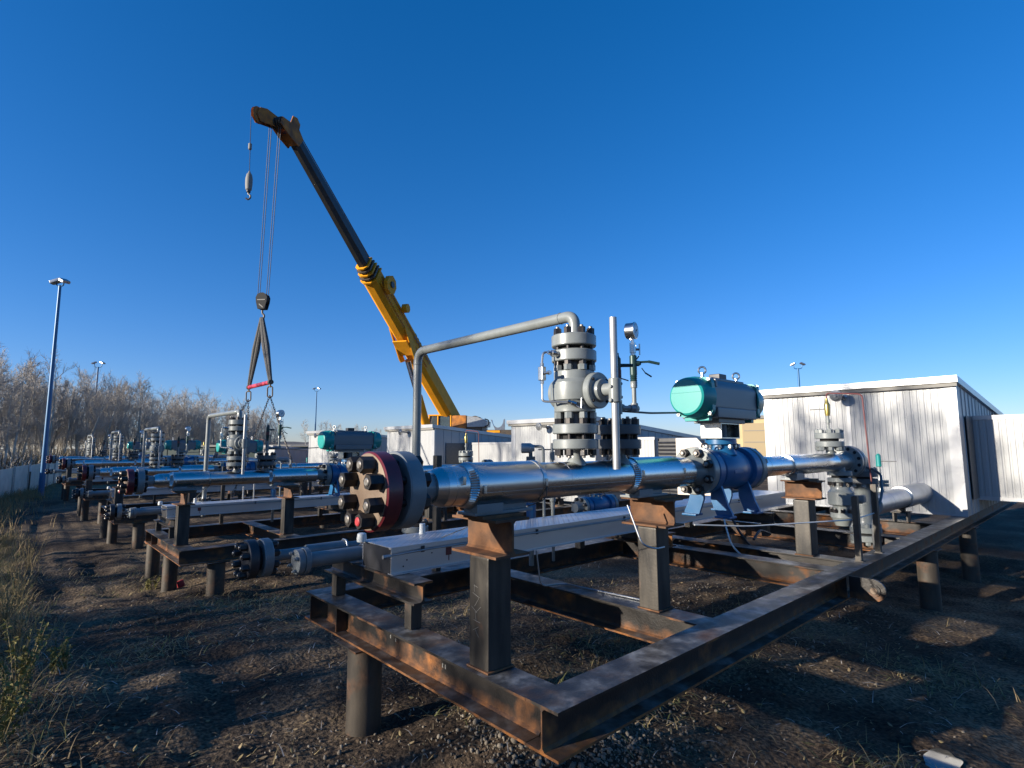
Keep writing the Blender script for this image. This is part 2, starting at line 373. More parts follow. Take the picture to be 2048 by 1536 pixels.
# hills along the horizon
hb = MB(); n = 90; pr = []
for i in range(n+1):
    a = rad(5) + rad(95)*i/n; R = 900; h = 9 + 7*math.sin(i*.21) + 4*math.sin(i*.53+1) + (6 if 30 < i < 60 else 0)
    pr.append((R*math.cos(a), R*math.sin(a), h))
vs = [[hb.bm.verts.new((x*k, y*k, z*hh-3)) for (x,y,z) in pr] for k,hh in ((1,0),(1.12,1),(1.35,1.1),(1.5,0))]
for a,b_ in zip(vs, vs[1:]):
    for i in range(n): hb.bm.faces.new((a[i],a[i+1],b_[i+1],b_[i]))
single('hills', hb, 'hill', kind='structure')

# ------------------------------------------------------------------ skid and its piping (built once, copied below)
STUDS = {}
class studs:
    def __init__(s): s.l = []
    def cyl(s, a, b, r, seg=8): s.l.append((Vector(a), Vector(b), r))
    def done(s, t):
        for a,b,r in s.l:
            k = (round((b-a).length,4), r)
            if k not in STUDS: STUDS[k] = MB().cyl((0,0,0),(0,0,k[0]),r,seg=8).mesh('stud_bolt', m=MT['nut'])
            t.put('stud_bolt', STUDS[k], a, b-a)
ITEMS = []                      # (root, label template)
def item(name, base, tmpl, cat, group):
    t = Thing(name, base, tmpl.format('the nearest skid'), cat, group); ITEMS.append((t.o, tmpl)); return t
ZT = .68; YN = 1.680; YF = 4.022; H = .19; WF = .186
XE = 16.2; PY = 2.13; PZ = 1.545

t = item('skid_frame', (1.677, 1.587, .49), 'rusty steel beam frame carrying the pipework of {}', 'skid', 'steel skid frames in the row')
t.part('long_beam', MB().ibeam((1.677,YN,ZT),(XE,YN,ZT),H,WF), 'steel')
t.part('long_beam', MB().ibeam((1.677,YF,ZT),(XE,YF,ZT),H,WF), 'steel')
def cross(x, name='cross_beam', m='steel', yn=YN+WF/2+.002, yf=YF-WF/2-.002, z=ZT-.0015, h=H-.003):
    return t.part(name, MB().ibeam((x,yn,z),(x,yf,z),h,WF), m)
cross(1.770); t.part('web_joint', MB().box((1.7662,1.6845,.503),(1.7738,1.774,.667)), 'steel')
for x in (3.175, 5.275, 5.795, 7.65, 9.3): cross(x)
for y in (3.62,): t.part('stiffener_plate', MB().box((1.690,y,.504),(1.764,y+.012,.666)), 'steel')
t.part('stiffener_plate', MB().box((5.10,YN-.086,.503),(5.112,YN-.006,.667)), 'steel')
# lifting lug
lg = MB(); pts = [(0,-.005),(.17,-.005)] + [(.17+.085*math.sin(a), .08-.085*math.cos(a)) for a in np.linspace(0,math.pi,9)] + [(0,.165)]
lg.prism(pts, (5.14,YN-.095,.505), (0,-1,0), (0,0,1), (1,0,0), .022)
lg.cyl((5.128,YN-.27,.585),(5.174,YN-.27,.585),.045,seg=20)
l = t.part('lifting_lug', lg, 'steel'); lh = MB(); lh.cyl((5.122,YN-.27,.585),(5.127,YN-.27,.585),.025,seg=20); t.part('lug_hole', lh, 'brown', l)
for x in (1.785, 3.19, 5.795):
    w = .075 if x < 5 else .09
    t.part('post', MB().box((x-w,2.058,ZT),(x+w,2.208,1.205), .014), 'post')
    pb = MB(); pb.ibeam((x,1.965,1.388),(x,2.305,1.388),.176,.215,.012,.012); 
    pb.box((x-.13,2.03,1.389),(x+.13,2.24,1.403))
    t.part('pipe_support_bracket', pb, 'rust')
wb = MB()
for x in (1.785,3.19,5.795):
    w = .083 if x < 5 else .098
    wb.box((x-w,2.05,ZT-.001),(x+w,2.216,ZT+.009), .004)
t.part('weld_seam', wb, 'rust')
for x in (1.82, 4.45, 6.6):
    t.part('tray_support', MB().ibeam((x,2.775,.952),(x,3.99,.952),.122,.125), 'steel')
    for y in (2.87, 3.86): t.part('support_stub', MB().box((x-.045,y-.0375,ZT),(x+.03,y+.0375,.829), .006), 'post')
for x, z1 in ((5.80,1.26),(6.40,1.34)):
    u = MB(); u.box((x-.028,1.668,ZT),(x+.028,1.674,z1)); u.box((x-.028,1.674,ZT),(x-.023,1.715,z1)); u.box((x+.023,1.674,ZT),(x+.028,1.715,z1)); u.box((x-.04,1.65,ZT),(x+.04,1.72,ZT+.006))
    t.part('conduit_upright', u, 'post')
t.part('square_post', MB().box((2.735,3.99,ZT),(2.79,4.05,1.655), .004), 'post')
# chalk scratches on the front post
sc = MB()
for (y,z,a,L) in ((2.15,1.02,.3,.05),(2.14,.99,-.9,.06),(2.16,.95,.5,.05),(2.13,.955,-.7,.05),(2.15,.92,1.4,.045),(2.14,.90,.1,.05),(2.15,.865,-.5,.05),(2.14,.845,.9,.04),(2.16,1.05,1.5,.035),(2.15,1.06,.2,.03)):
    sc.obox((1.7085,y,z),(1,0,0),(0,math.cos(a),math.sin(a)),(0,-math.sin(a),math.cos(a)),(.0016,L,.0018))
t.part('scratch_mark', sc, 'scratch')
for (y,z,h_) in ((3.04,.605,.030),(2.98,.595,.020),(2.50,.585,.022),(2.475,.585,.022)): t.part('paint_mark', MB().obox((1.7655,y,z),(1,0,0),(0,1,0),(0,0,1),(.0014,.010,h_)), 'scratch')

# --- insulated pipe
t = item('insulated_pipe', (1.4, PY, PZ), 'polished aluminium jacketed pipe running along the posts of {}', 'pipe', 'jacketed pipes on the skids')
X0 = Vector((0,PY,PZ)); AX = (1,0,0)
def seg(prof, name, m='clad', s=48): return t.part(name, MB().lathe(X0, AX, prof, s, caps=True), m, ang=30)
seg([(1.418,.066),(1.422,.074),(1.462,.088),(1.47,.0915)], 'end_cap')
seg([(1.4705,.092),(1.512,.0925),(1.514,.0945),(1.522,.0945),(1.524,.093),(1.586,.0935)], 'jacket_sleeve')
# crimped collar
cb = MB(); ns = 108; ringsv = []
for k,(x,r0,am) in enumerate(((1.587,.0945,0),(1.592,.0975,.0028),(1.622,.1055,.0028),(1.628,.1095,0))):
    ringsv.append([cb.bm.verts.new((x, PY+(r0+am*(1 if i%2 else -1))*math.cos(2*math.pi*i/ns), PZ+(r0+am*(1 if i%2 else -1))*math.sin(2*math.pi*i/ns))) for i in range(ns)])
for a,b_ in zip(ringsv, ringsv[1:]):
    for i in range(ns): cb.bm.faces.new((a[i],a[(i+1)%ns],b_[(i+1)%ns],b_[i]))
t.part('crimped_collar', cb, 'clad', ang=20)
seg([(1.629,.1095),(1.632,.112),(1.645,.112),(1.648,.1085),(2.052,.1085),(2.055,.108)], 'jacket_section')
seg([(2.0555,.110),(2.058,.1125),(2.078,.1125),(2.081,.103)], 'clamp_band', 'stainless')
seg([(2.0815,.097),(2.29,.0965),(2.2905,.0975),(2.297,.0975),(2.2975,.0965),(2.62,.0965),(2.6205,.0975),(2.627,.0975),(2.6275,.0965),(2.868,.0965)], 'jacket_section')
cb = MB(); ringsv = []
for k,(x,r0,am) in enumerate(((2.869,.099,0),(2.875,.103,.0026),(2.905,.111,.0026),(2.912,.114,0))):
    ringsv.append([cb.bm.verts.new((x, PY+(r0+am*(1 if i%2 else -1))*math.cos(2*math.pi*i/ns), PZ+(r0+am*(1 if i%2 else -1))*math.sin(2*math.pi*i/ns))) for i in range(ns)])
for a,b_ in zip(ringsv, ringsv[1:]):
    for i in range(ns): cb.bm.faces.new((a[i],a[(i+1)%ns],b_[(i+1)%ns],b_[i]))
t.part('crimped_collar', cb, 'clad', ang=20)
seg([(2.913,.114),(2.916,.1165),(2.93,.1165),(2.933,.1125),(3.40,.1125),(3.405,.1135),(3.42,.1135),(3.425,.103),(3.60,.102)], 'jacket_section')
seg([(4.66,.088),(4.90,.088),(4.9005,.0895),(4.908,.0895),(4.9085,.088),(5.38,.088),(5.3805,.0895),(5.388,.0895),(5.389,.097),(6.25,.097),(6.26,.095),(6.6,.095),(6.605,.0965),(6.615,.0965),(6.62,.095),(6.99,.095),(7.0,.07)], 'jacket_section')
for x,r in ((5.365,.0985),):
    seg([(x,r),(x+.003,r+.003),(x+.025,r+.003),(x+.028,r)], 'clamp_band', 'stainless')
for (xa,xb,r) in ((1.66,2.05,.1087),(2.10,2.86,.0967),(2.95,3.39,.1127),(3.44,3.59,.1032),(4.70,5.35,.0883),(5.40,6.24,.0972)):
    a = -.35; t.part('lap_seam', MB().obox(((xa+xb)/2, PY-math.cos(a)*r, PZ+math.sin(a)*r), (1,0,0), (0,math.sin(a),math.cos(a)), (0,-math.cos(a),math.sin(a)), (xb-xa,.012,.0012)), 'clad')
bk = MB()
for (x,y,z) in ((1.655,PY-.108,1.53),(2.068,PY-.107,1.545),(1.545,PY-.092,1.575),(2.93,PY-.112,1.56),(3.42,PY-.108,1.56)): bk.box((x-.009,y-.012,z-.02),(x+.009,y+.006,z+.02),.003)
for x in (2.12,2.29,2.45,2.62,2.75,5.05,5.2,5.6,5.9,6.2,6.5): 
    a = -.9 + .5*((x*7.3)%1); r = .0985 if x<3 else .099; bk.lathe((x, PY+math.sin(a)*(r-.004), PZ+math.cos(a)*(r-.004)), (0,math.sin(a),math.cos(a)), [(0,.005),(.006,.004)], 8)
t.part('band_buckle', bk, 'stainless')
for x,L,r in ((1.82,.19,.109),(3.10,.17,.113),(5.60,.16,.095)):
    sb = MB(); sb.box((x-L,PY-.07,1.4035),(x+L,PY+.07,1.418),.003); sb.box((x-L*.92,PY-.035,1.418),(x+L*.92,PY+.035,PZ-r*.93)); 
    sb.box((x-L*.96,PY-.078,1.418),(x-L*.1,PY-.035,PZ-r*.80)); 
    t.part('pipe_shoe', sb, 'grey2')
wr = MB(); wr.tube([(2.07,PY-.113,1.53),(2.075,PY-.105,1.46),(2.06,PY-.02,1.425),(2.05,PY+.1,1.39),(2.05,PY+.25,1.35),(2.05,PY+.8,1.16)],.003,6,.06)
t.part('heat_trace_cable', wr, 'dkgrey')

# --- blind flange at the pipe end
t = item('blind_flange_joint', (1.3, PY, PZ), 'dark red blind flange bolted to the free pipe end of {}', 'flange', 'red blind flanges on the pipe ends')
R = .166
f1 = t.part('blind_flange', MB().disc(X0, AX, 1.115, 1.190, R, .006, 64), 'red')
fb = MB(); fb.lathe(X0, AX, [(1.1118,R-.010),(1.1135,R-.0068)], 64); t.part('flange_face', fb, 'brown', f1)
t.part('gasket', MB().disc(X0, AX, 1.190, 1.226, .100, .002), 'gasket')
f2 = t.part('weld_neck_flange', MB().lathe(X0, AX, [(1.226,R-.006),(1.232,R),(1.296,R),(1.302,R-.006),(1.302,.098),(1.318,.092),(1.36,.068),(1.425,.062)], 64), 'grey2')
nm = nutmesh(.060,.060,.0175,.009); nr = nutmesh(.060,.060,.0185,.010,sm='redstud'); nbk = nutmesh(.06,.034,.016,.008)
for i in range(8):
    a = math.pi/8 + i*math.pi/4; p = X0 + Vector((1.112, math.cos(a)*.122, math.sin(a)*.122))
    red = (i == 5)
    t.put('nut', nr if red else nm, p, (-1,0,0), f1, 'black nut with a red painted stud end' if red else None, spin=.3*i)
    t.put('nut', nbk, X0 + Vector((1.303, math.cos(a)*.122, math.sin(a)*.122)), (1,0,0), f2, spin=.4*i)
sb = studs()
for i in range(8):
    a = math.pi/8 + i*math.pi/4; sb.cyl(X0+Vector((1.188, math.cos(a)*.122, math.sin(a)*.122)), X0+Vector((1.228, math.cos(a)*.122, math.sin(a)*.122)), .016, seg=10)
sb.done(t)

# --- valve stack with side lever
SX = 2.428
t = item('valve_stack', (SX, PY, 1.64), 'tall grey flanged valve column with a long lever tube on {}', 'valve', 'flanged valve columns on the pipes')
A0 = Vector((SX,PY,0)); UP = (0,0,1)
t.part('branch_neck', MB().lathe(A0, UP, [(1.61,.062),(1.635,.060),(1.66,.041),(1.685,.038),(1.714,.05)], 28), 'grey')
nk = nutmesh(.040,.036,.011,.014)
fl = []
for (z0,z1) in ((1.714,1.770),(1.801,1.857),(2.222,2.288),(2.312,2.380)): fl.append(t.part('flange', MB().disc(A0, UP, z0, z1, .132, .005, 48), 'grey'))
t.part('gasket', MB().disc(A0, UP, 1.769, 1.802, .085, .002), 'gasket'); t.part('gasket', MB().disc(A0, UP, 2.287, 2.313, .085, .002), 'gasket')
sb = studs()
for (z0,z1) in ((1.768,1.803),(2.286,2.314),(1.857,1.925),(2.16,2.223)):
    for i in range(8):
        a = math.pi/8+i*math.pi/4; sb.cyl(A0+Vector((.104*math.cos(a),.104*math.sin(a),z0)), A0+Vector((.104*math.cos(a),.104*math.sin(a),z1)), .011, seg=8)
sb.done(t)
vb = t.part('valve_body', MB().lathe(A0, UP, [(1.925,.116),(1.930,.121),(1.982,.121),(1.990,.126),(1.996,.138),(2.045,.141),(2.095,.139),(2.112,.126),(2.118,.121),(2.160,.121),(2.166,.116)], 48), 'grey')
t.part('body_core', MB().lathe(A0, UP, [(1.80,.08),(2.23,.08)], 24), 'dkgrey')
nutring(t, A0+Vector((0,0,1.713)), (0,0,-1), .104, 8, nk, fl[0]); nutring(t, A0+Vector((0,0,1.858)), UP, .104, 8, nk, fl[1])
nutring(t, A0+Vector((0,0,1.924)), (0,0,-1), .104, 8, nutmesh(.044,.036,.011,.01,m='grey'), vb); nutring(t, A0+Vector((0,0,2.167)), UP, .104, 8, nutmesh(.044,.032,.011,.01,m='grey'), vb)
nutring(t, A0+Vector((0,0,2.221)), (0,0,-1), .104, 8, nk, fl[2]); nutring(t, A0+Vector((0,0,2.381)), UP, .104, 8, nk, fl[3])
B0 = Vector((SX+.02,PY,2.045)); Yn = (0,-1,0)
sf = t.part('stem_flange', MB().lathe(B0, Yn, [(.10,.085),(.128,.085),(.129,.100),(.134,.104),(.168,.104),(.173,.100),(.173,.07),(.178,.066),(.20,.062),(.204,.055)], 40), 'grey')
nutring(t, B0+Vector((0,-.1735,0)), Yn, .085, 4, nutmesh(.016,.006,.007,.001,m='nut',sm='gasket'), sf)
t.part('side_cap', MB().lathe(B0, (0,1,0), [(.10,.09),(.15,.09),(.155,.085)], 32), 'grey')
hb_ = MB(); hb_.cyl(B0+Vector((0,-.20,0)), B0+Vector((0,-.262,0)), .035, seg=24); hb_.lathe((SX+.009,PY-.285,0), UP, [(1.968,.030),(1.972,.034),(2.098,.034),(2.102,.030)], 28); hb_.box((SX-.012,PY-.30,1.985),(SX+.055,PY-.27,2.09),.005)
lh_ = t.part('lever_hub', hb_, 'grey')
bs = MB()
for z in (2.0,2.075): bs.cyl((SX+.050,PY-.29,z),(SX+.062,PY-.29,z),.010,seg=8); bs.cyl((SX-.022,PY-.285,z-.02),(SX-.035,PY-.285,z-.02),.010,seg=8)
t.part('set_screw', bs, 'grey', lh_)
t.part('lever_tube', MB().cyl((SX+.009,PY-.285,1.605),(SX+.009,PY-.285,2.445),.0205,seg=32), 'tube')
# small instrument loop at the left of the stack
il = MB(); il.tube([(SX-.12,PY+.02,2.255),(SX-.20,PY+.06,2.275),(SX-.205,PY+.065,2.20)],.0065,8,.03); il.tube([(SX-.205,PY+.065,2.10),(SX-.205,PY+.065,1.985),(SX-.11,PY-.07,1.975)],.0065,8,.02)
il.tube([(SX-.11,PY-.07,1.975),(SX-.075,PY-.115,1.94),(SX-.075,PY-.118,2.0)],.0045,8,.005)
t.part('instrument_tubing', il, 'galv')
iv = MB(); iv.box((SX-.222,PY+.048,2.105),(SX-.188,PY+.082,2.185),.004); iv.lathe((SX-.205,PY+.048,2.145),(0,-1,0),[(0,.009),(.03,.008),(.032,.012),(.05,.012)],10); iv.lathe((SX-.205,PY+.065,2.185),UP,[(0,.011),(.02,.011)],6); iv.lathe((SX-.205,PY+.065,2.105),(0,0,-1),[(0,.011),(.02,.011)],6)
iv.lathe((SX-.10,PY,2.255),(-1,.25,.1),[(0,.016),(.05,.016),(.052,.020),(.075,.020),(.077,.012),(.1,.012)],10); iv.lathe((SX-.11,PY-.07,1.975),(.7,-.7,-.4),[(-.02,.012),(.0,.012),(.002,.016),(.03,.016)],8)
t.part('block_valve', iv, 'stainless')

# --- vent pipe arch
t = item('vent_pipe', (SX+.01, 3.85, 1.03), 'grey pipe arching from the valve column top of {} to a flange', 'pipe', 'arched vent pipes beside the valve columns')
t.part('arch_pipe', MB().tube([(SX+.01,PY,2.375),(SX+.01,PY,2.508),(SX+.01,3.85,2.515),(SX+.01,3.85,1.20)], .034, 24, .105, 10), 'grey')
wd = MB()
for z in (2.40,): wd.ring((SX+.01,PY,z),UP,.034,.004,28,6)
wd.ring((SX+.01,3.85,2.405),UP,.034,.003,28,6); wd.ring((SX+.01,3.74,2.515),(0,1,0),.034,.003,28,6); wd.ring((SX+.01,2.24,2.509),(0,1,0),.034,.003,28,6)
t.part('weld_seam', wd, 'grey')
V0 = Vector((SX+.01,3.85,0))
fa = t.part('flange', MB().lathe(V0, UP, [(1.055,.10),(1.06,.105),(1.10,.105),(1.105,.10),(1.105,.055),(1.15,.036),(1.21,.034)], 36), 'grey')
fb_ = t.part('flange', MB().disc(V0, UP, .985, 1.035, .105, .005, 36), 'grey'); t.part('gasket', MB().disc(V0, UP, 1.03, 1.06, .07, .002), 'gasket')
nutring(t, V0+Vector((0,0,1.106)), UP, .083, 8, nk, fa); nutring(t, V0+Vector((0,0,.984)), (0,0,-1), .083, 8, nk, fb_)
t.part('drop_pipe', MB().cyl((SX+.01,3.85,.985),(SX+.01,3.85,.85),.034), 'grey')

# --- blinded branch with pressure gauge
GX0 = 2.845
t = item('gauge_branch', (GX0, PY, 1.64), 'pressure gauge tree with lever valves on a blinded flange pair of {}', 'gauge', 'pressure gauge trees on the pipes')
C0 = Vector((GX0,PY,0))
t.part('branch_neck', MB().lathe(C0, UP, [(1.61,.07),(1.635,.062),(1.66,.045),(1.685,.042),(1.712,.055)], 28), 'grey')
f1 = t.part('flange', MB().disc(C0, UP, 1.712, 1.772, .136, .005, 48), 'dkgrey'); f2 = t.part('blind_flange', MB().disc(C0, UP, 1.801, 1.862, .136, .005, 48), 'dkgrey')
t.part('gasket', MB().disc(C0, UP, 1.771, 1.802, .085, .002), 'gasket')
sb = studs()
for i in range(8):
    a = math.pi/8+i*math.pi/4; sb.cyl(C0+Vector((.107*math.cos(a),.107*math.sin(a),1.77)), C0+Vector((.107*math.cos(a),.107*math.sin(a),1.803)), .011, seg=8)
sb.done(t)
nutring(t, C0+Vector((0,0,1.711)), (0,0,-1), .107, 8, nk, f1); nutring(t, C0+Vector((0,0,1.863)), UP, .107, 8, nk, f2)
tr = MB(); tr.lathe(C0, UP, [(1.862,.022),(1.90,.022),(1.902,.016),(1.93,.016),(1.932,.026),(2.02,.026),(2.022,.018),(2.05,.018),(2.052,.024),(2.08,.024)], 16)
tr.lathe((GX0,PY,1.975), AX, [(.02,.024),(.045,.024),(.046,.015),(.12,.015),(.121,.022),(.15,.024),(.20,.024)], 16)
tr.lathe((GX0+.175,PY,0), UP, [(1.95,.024),(1.975,.026),(2.01,.024),(2.012,.015),(2.11,.015),(2.112,.022),(2.15,.024),(2.155,.021)], 16)
t.part('tee_piping', tr, 'grey')
v1 = MB(); v1.lathe(C0, UP, [(2.08,.020),(2.14,.022),(2.145,.024),(2.29,.024),(2.295,.018),(2.31,.012),(2.325,.012)], 12); v1.lathe((GX0,PY,2.245),(.74,-.67,0),[(0,.012),(.10,.011),(.102,.006)],10)
t.part('lever_valve', v1, 'green'); vr = MB(); vr.lathe(C0, UP, [(2.165,.0252),(2.215,.0252)], 12); vr.obox((GX0+.03,PY-.028,2.155),(.72,-.62,-.3),(0,0,1),(.67,.74,0),(.06,.006,.012)); t.part('packing_gland', vr, 'redv')
GV = Vector((GX0+.175,PY,0))
v2 = MB(); v2.lathe(GV, UP, [(2.155,.020),(2.16,.024),(2.168,.020),(2.174,.024),(2.18,.020),(2.186,.024),(2.192,.021),(2.20,.024),(2.325,.024),(2.33,.018)], 14)
ld_ = Vector((.74,-.67,0)); le_ = Vector((.67,.74,0))
v2.lathe(GV+Vector((0,0,2.275)), ld_, [(.01,.02),(.04,.018),(.042,.012),(.05,.012)], 10)
def bar(a, b, w, h): a = GV+ld_*a[0]+Vector((0,0,a[1])); b = GV+ld_*b[0]+Vector((0,0,b[1])); dd = (b-a).normalized(); v2.obox((a+b)/2, dd, le_, dd.cross(le_), ((b-a).length,w,h), .001)
bar((.03,2.283),(.105,2.287),.012,.014); bar((.10,2.288),(.175,2.272),.013,.017)
bar((.02,2.30),(.04,2.325),.006,.008); bar((.055,2.245),(.08,2.21),.004,.006); bar((.078,2.212),(.12,2.185),.005,.010)
t.part('lever_valve', v2, 'green')
v3 = MB(); v3.lathe(GV, UP, [(2.33,.016),(2.345,.016),(2.346,.021),(2.415,.021),(2.417,.011),(2.44,.011)], 6); v3.lathe(GV+Vector((0,0,2.37)),(.74,-.67,0),[(.015,.009),(.042,.008),(.044,.004)],8); v3.obox(GV+Vector((.033,-.030,2.37)),(.74,-.67,0),(.67,.74,0),(0,0,1),(.01,.008,.075),.002)
t.part('needle_valve', v3, 'stainless')
gd = Vector((-.25,-.968,-.02)).normalized(); gd = Vector((.30,-.95,0)).normalized(); gc = GV+Vector((0,.012,2.497))
ga = MB(); ga.lathe(gc, gd, [(-.03,.05),(-.026,.054),(.024,.054),(.026,.058),(.034,.058),(.036,.053)], 40); ga.cyl(gc+Vector((0,0,-.062)), gc+Vector((0,0,-.05)), .012)
g_ = t.part('gauge_case', ga, 'stainless')
dl = MB(); dl.lathe(gc, gd, [(.0362,.052),(.0372,.051)], 40); t.part('dial_face', dl, 'dial', g_)
nd_ = MB(); gx_ = gd.cross(Vector((0,0,1))).normalized(); nd_.obox(gc+gd*.0385+Vector((0,0,-.004)), gx_*.7+Vector((0,0,-.7)), gd, gx_*.7+Vector((0,0,.7)), (.045,.001,.003)); nd_.lathe(gc, gd, [(.0372,.005),(.041,.004)], 10)
for i in range(21):
    a = rad(-45 + i*270/20) ; e = gx_*math.cos(a)+Vector((0,0,1))*math.sin(a); nd_.obox(gc+gd*.0376+e*.044, e, gd, e.cross(gd), (.007 if i%5 else .011,.0006,.0014))
t.part('gauge_needle', nd_, 'black', g_)
t.part('impulse_tube', MB().tube([(GX0+.02,PY+.02,1.955),(GX0+.4,PY+.03,1.955),(3.66,PY+.05,1.975)], .007, 8, .05), 'dkgrey')

# --- blue ball valve
VX = 4.165
t = item('ball_valve', (VX, PY, 1.2), 'blue flanged ball valve on four feet in the pipe of {}', 'valve', 'blue ball valves in the pipes')
b1 = t.part('companion_flange', MB().lathe(X0, AX, [(3.60,.078),(3.66,.085),(3.715,.112),(3.73,.118),(3.730,.168),(3.736,.174),(3.796,.174),(3.802,.168)], 56), 'grey')
b2 = t.part('companion_flange', MB().lathe(X0, AX, [(4.525,.168),(4.531,.174),(4.591,.174),(4.597,.168),(4.597,.12),(4.61,.112),(4.67,.085)], 56), 'grey')
t.part('valve_body', MB().lathe(X0, AX, [(3.803,.11),(3.818,.11),(3.818,.166),(3.823,.171),(3.893,.171),(3.898,.166),(3.902,.138),(3.955,.138),(3.960,.150),(3.968,.154),(4.33,.154),(4.338,.150),(4.342,.138),(4.402,.138),(4.406,.166),(4.411,.171),(4.505,.171),(4.510,.166),(4.510,.11),(4.525,.11)], 64), 'blue')
bn = nutmesh(.054,.042,.015,.018)
nutring(t, X0+Vector((3.729,0,0)), (-1,0,0), .142, 8, bn, b1); nutring(t, X0+Vector((4.598,0,0)), AX, .142, 8, bn, b2)
for x in (3.925, 4.372):
    for sgn in (-1, 1):
        f = MB(); y = PY+sgn*.075
        pl = [(0,.0),(.115,0),(.118,.025),(.085,.09),(.05,.20),(.02,.27),(-.045,.27),(-.045,.12)]
        f.prism([(sgn*a,b) for a,b in pl], (x-.012,y,1.205), (0,1,0), (0,0,1), (1,0,0), .024)
        f.box((x-.055,min(y,y+sgn*.118),1.200),(x+.055,max(y,y+sgn*.118),1.216),.004)
        t.part('foot', f, 'blue')
st = MB(); st.lathe((VX,PY,0), UP, [(1.66,.12),(1.70,.098),(1.735,.092),(1.737,.112),(1.742,.118),(1.778,.118),(1.783,.112)], 40)
bonnet = t.part('bonnet', st, 'blue'); nutring(t, (VX,PY,1.736), (0,0,-1), .105, 8, nutmesh(.028,.022,.009,.012,m='stainless'), bonnet)
for x,y in ((3.95,PY+.02),(4.36,PY-.02)):
    e = MB(); e.ring((x,y,1.725), (.75,.65,0), .024, .006, 20, 8); t.part('lifting_eye', e, 'black')
t.part('name_plate', MB().box((4.06,PY-.158,1.52),(4.20,PY-.151,1.545),.002), 'blue')

# --- actuator
AZ = 2.093
t = item('pneumatic_actuator', (VX, PY, 1.785), 'grey actuator with teal end caps on the blue valve of {}', 'actuator', 'teal capped actuators on the valves')
br = MB(); a = .088; z0,z1 = 1.785,1.905
br.box((VX-.150,PY-.088,z0),(VX-.142,PY+.088,z1),.003); br.box((VX+.142,PY-.088,z0),(VX+.150,PY+.088,z1),.003); br.box((VX-.142,PY-.088,z0),(VX+.142,PY+.088,z0+.008)); br.box((VX-.142,PY-.088,z1-.008),(VX+.142,PY+.088,z1))
br.box((VX-.142,PY+.070,z0+.008),(VX+.142,PY+.076,z1-.008))
t.part('mounting_bracket', br, 'stainless')
t.part('coupling', MB().cyl((VX,PY,z0+.008),(VX,PY,z1-.008),.05), 'dkgrey')
def ogive(w, h, r, n=6):
    q = []
    for cx,cy,a0 in ((w-r,h-r,0),(-w+r,h-r,90),(-w+r,-h+r,180),(w-r,-h+r,270)):
        for i in range(n+1): a = rad(a0+90*i/n); q.append((cx+r*math.cos(a), cy+r*math.sin(a)))
    return q
ab = MB(); ab.prism(ogive(.140,.140,.075), (3.83,PY,AZ), (0,1,0), (0,0,1), AX, .70); ab.box((3.86,PY-.149,AZ-.155),(4.50,PY+.149,AZ-.078),.008); ab.box((3.95,PY-.105,AZ-.19),(4.38,PY+.105,AZ-.154),.004)
ab.box((3.90,PY-.085,AZ+.13),(4.44,PY+.085,AZ+.158),.008); ab.box((3.845,PY-.146,AZ+.075),(3.875,PY+.146,AZ+.135),.006)
t.part('cylinder_body', ab, 'anod')
for x, s in ((3.828,-1),(4.532,1)):
    d = (s,0,0); cp = MB()
    cp.lathe((x,PY,AZ), d, [(0,.158),(.0,.160),(.05,.158),(.085,.152),(.12,.147),(.150,.139),(.160,.125)], 56, rot=0)
    cp.prism(ogive(.146,.146,.05), (x,PY,AZ), (0,1,0), (0,0,1), d, .045)
    cp.box((x-.02 if s<0 else x-.03,PY-.10,AZ-.178),(x+.03 if s<0 else x+.02,PY+.10,AZ-.13),.005)
    # recess step across the cap
    cp.box((min(x+s*.1535,x+s*.1625),PY-.118,AZ+.028),(max(x+s*.1535,x+s*.1625),PY+.118,AZ+.034),.001)
    c = t.part('end_cap', cp, 'teal')
    for yy,zz in ((-.128,.125),(.128,.125),(-.128,-.125),(.128,-.125)):
        t.put('cap_bolt', nutmesh(.026,.016,.006,.002,m='stainless',sm='gasket'), (x+s*.045,PY+yy,AZ+zz), d, c)
for x in (3.885, 4.44):
    e = MB(); e.ring((x,PY-.02,AZ+.213), (.86,.5,0), .026, .0075, 28, 10); e.lathe((x,PY-.02,AZ+.15), UP, [(0,.022),(.012,.022),(.014,.014),(.045,.013)], 14); t.part('eye_bolt', e, 'stainless')
sl_ = MB(); sl_.box((VX-.06,PY-.045,AZ+.158),(VX+.06,PY+.045,AZ+.205),.006); t.part('indicator_block', sl_, 'black')

# --- sampling branch at the far end of the pipe
t = item('sampling_branch', (6.6, PY, 1.63), 'bolted flange pair with a brass valve near the far end of {}', 'valve', 'sampling branches near the pipe ends')
Q0 = Vector((6.6,PY,0)); t.part('branch_neck', MB().lathe(Q0, UP, [(1.60,.06),(1.64,.045),(1.68,.04),(1.712,.05)], 24), 'grey')
f1 = t.part('flange', MB().disc(Q0, UP, 1.712, 1.772, .142, .005, 40), 'grey'); f2 = t.part('flange', MB().disc(Q0, UP, 1.80, 1.862, .142, .005, 40), 'grey'); t.part('gasket', MB().disc(Q0, UP, 1.771, 1.801, .09, .002), 'gasket')
ng = nutmesh(.052,.036,.012,.01,m='grey',sm='grey')
nutring(t, Q0+Vector((0,0,1.711)), (0,0,-1), .112, 8, ng, f1); nutring(t, Q0+Vector((0,0,1.863)), UP, .112, 8, ng, f2)
rs = MB(); rs.lathe(Q0, UP, [(1.86,.013),(1.97,.013),(1.972,.024),(2.01,.024),(2.012,.017),(2.05,.017)], 12); t.part('riser', rs, 'grey')
bv = MB(); bv.lathe(Q0, UP, [(2.05,.022),(2.07,.026),(2.17,.030),(2.19,.024),(2.20,.018),(2.24,.012)], 12); t.part('brass_valve', bv, 'brass')
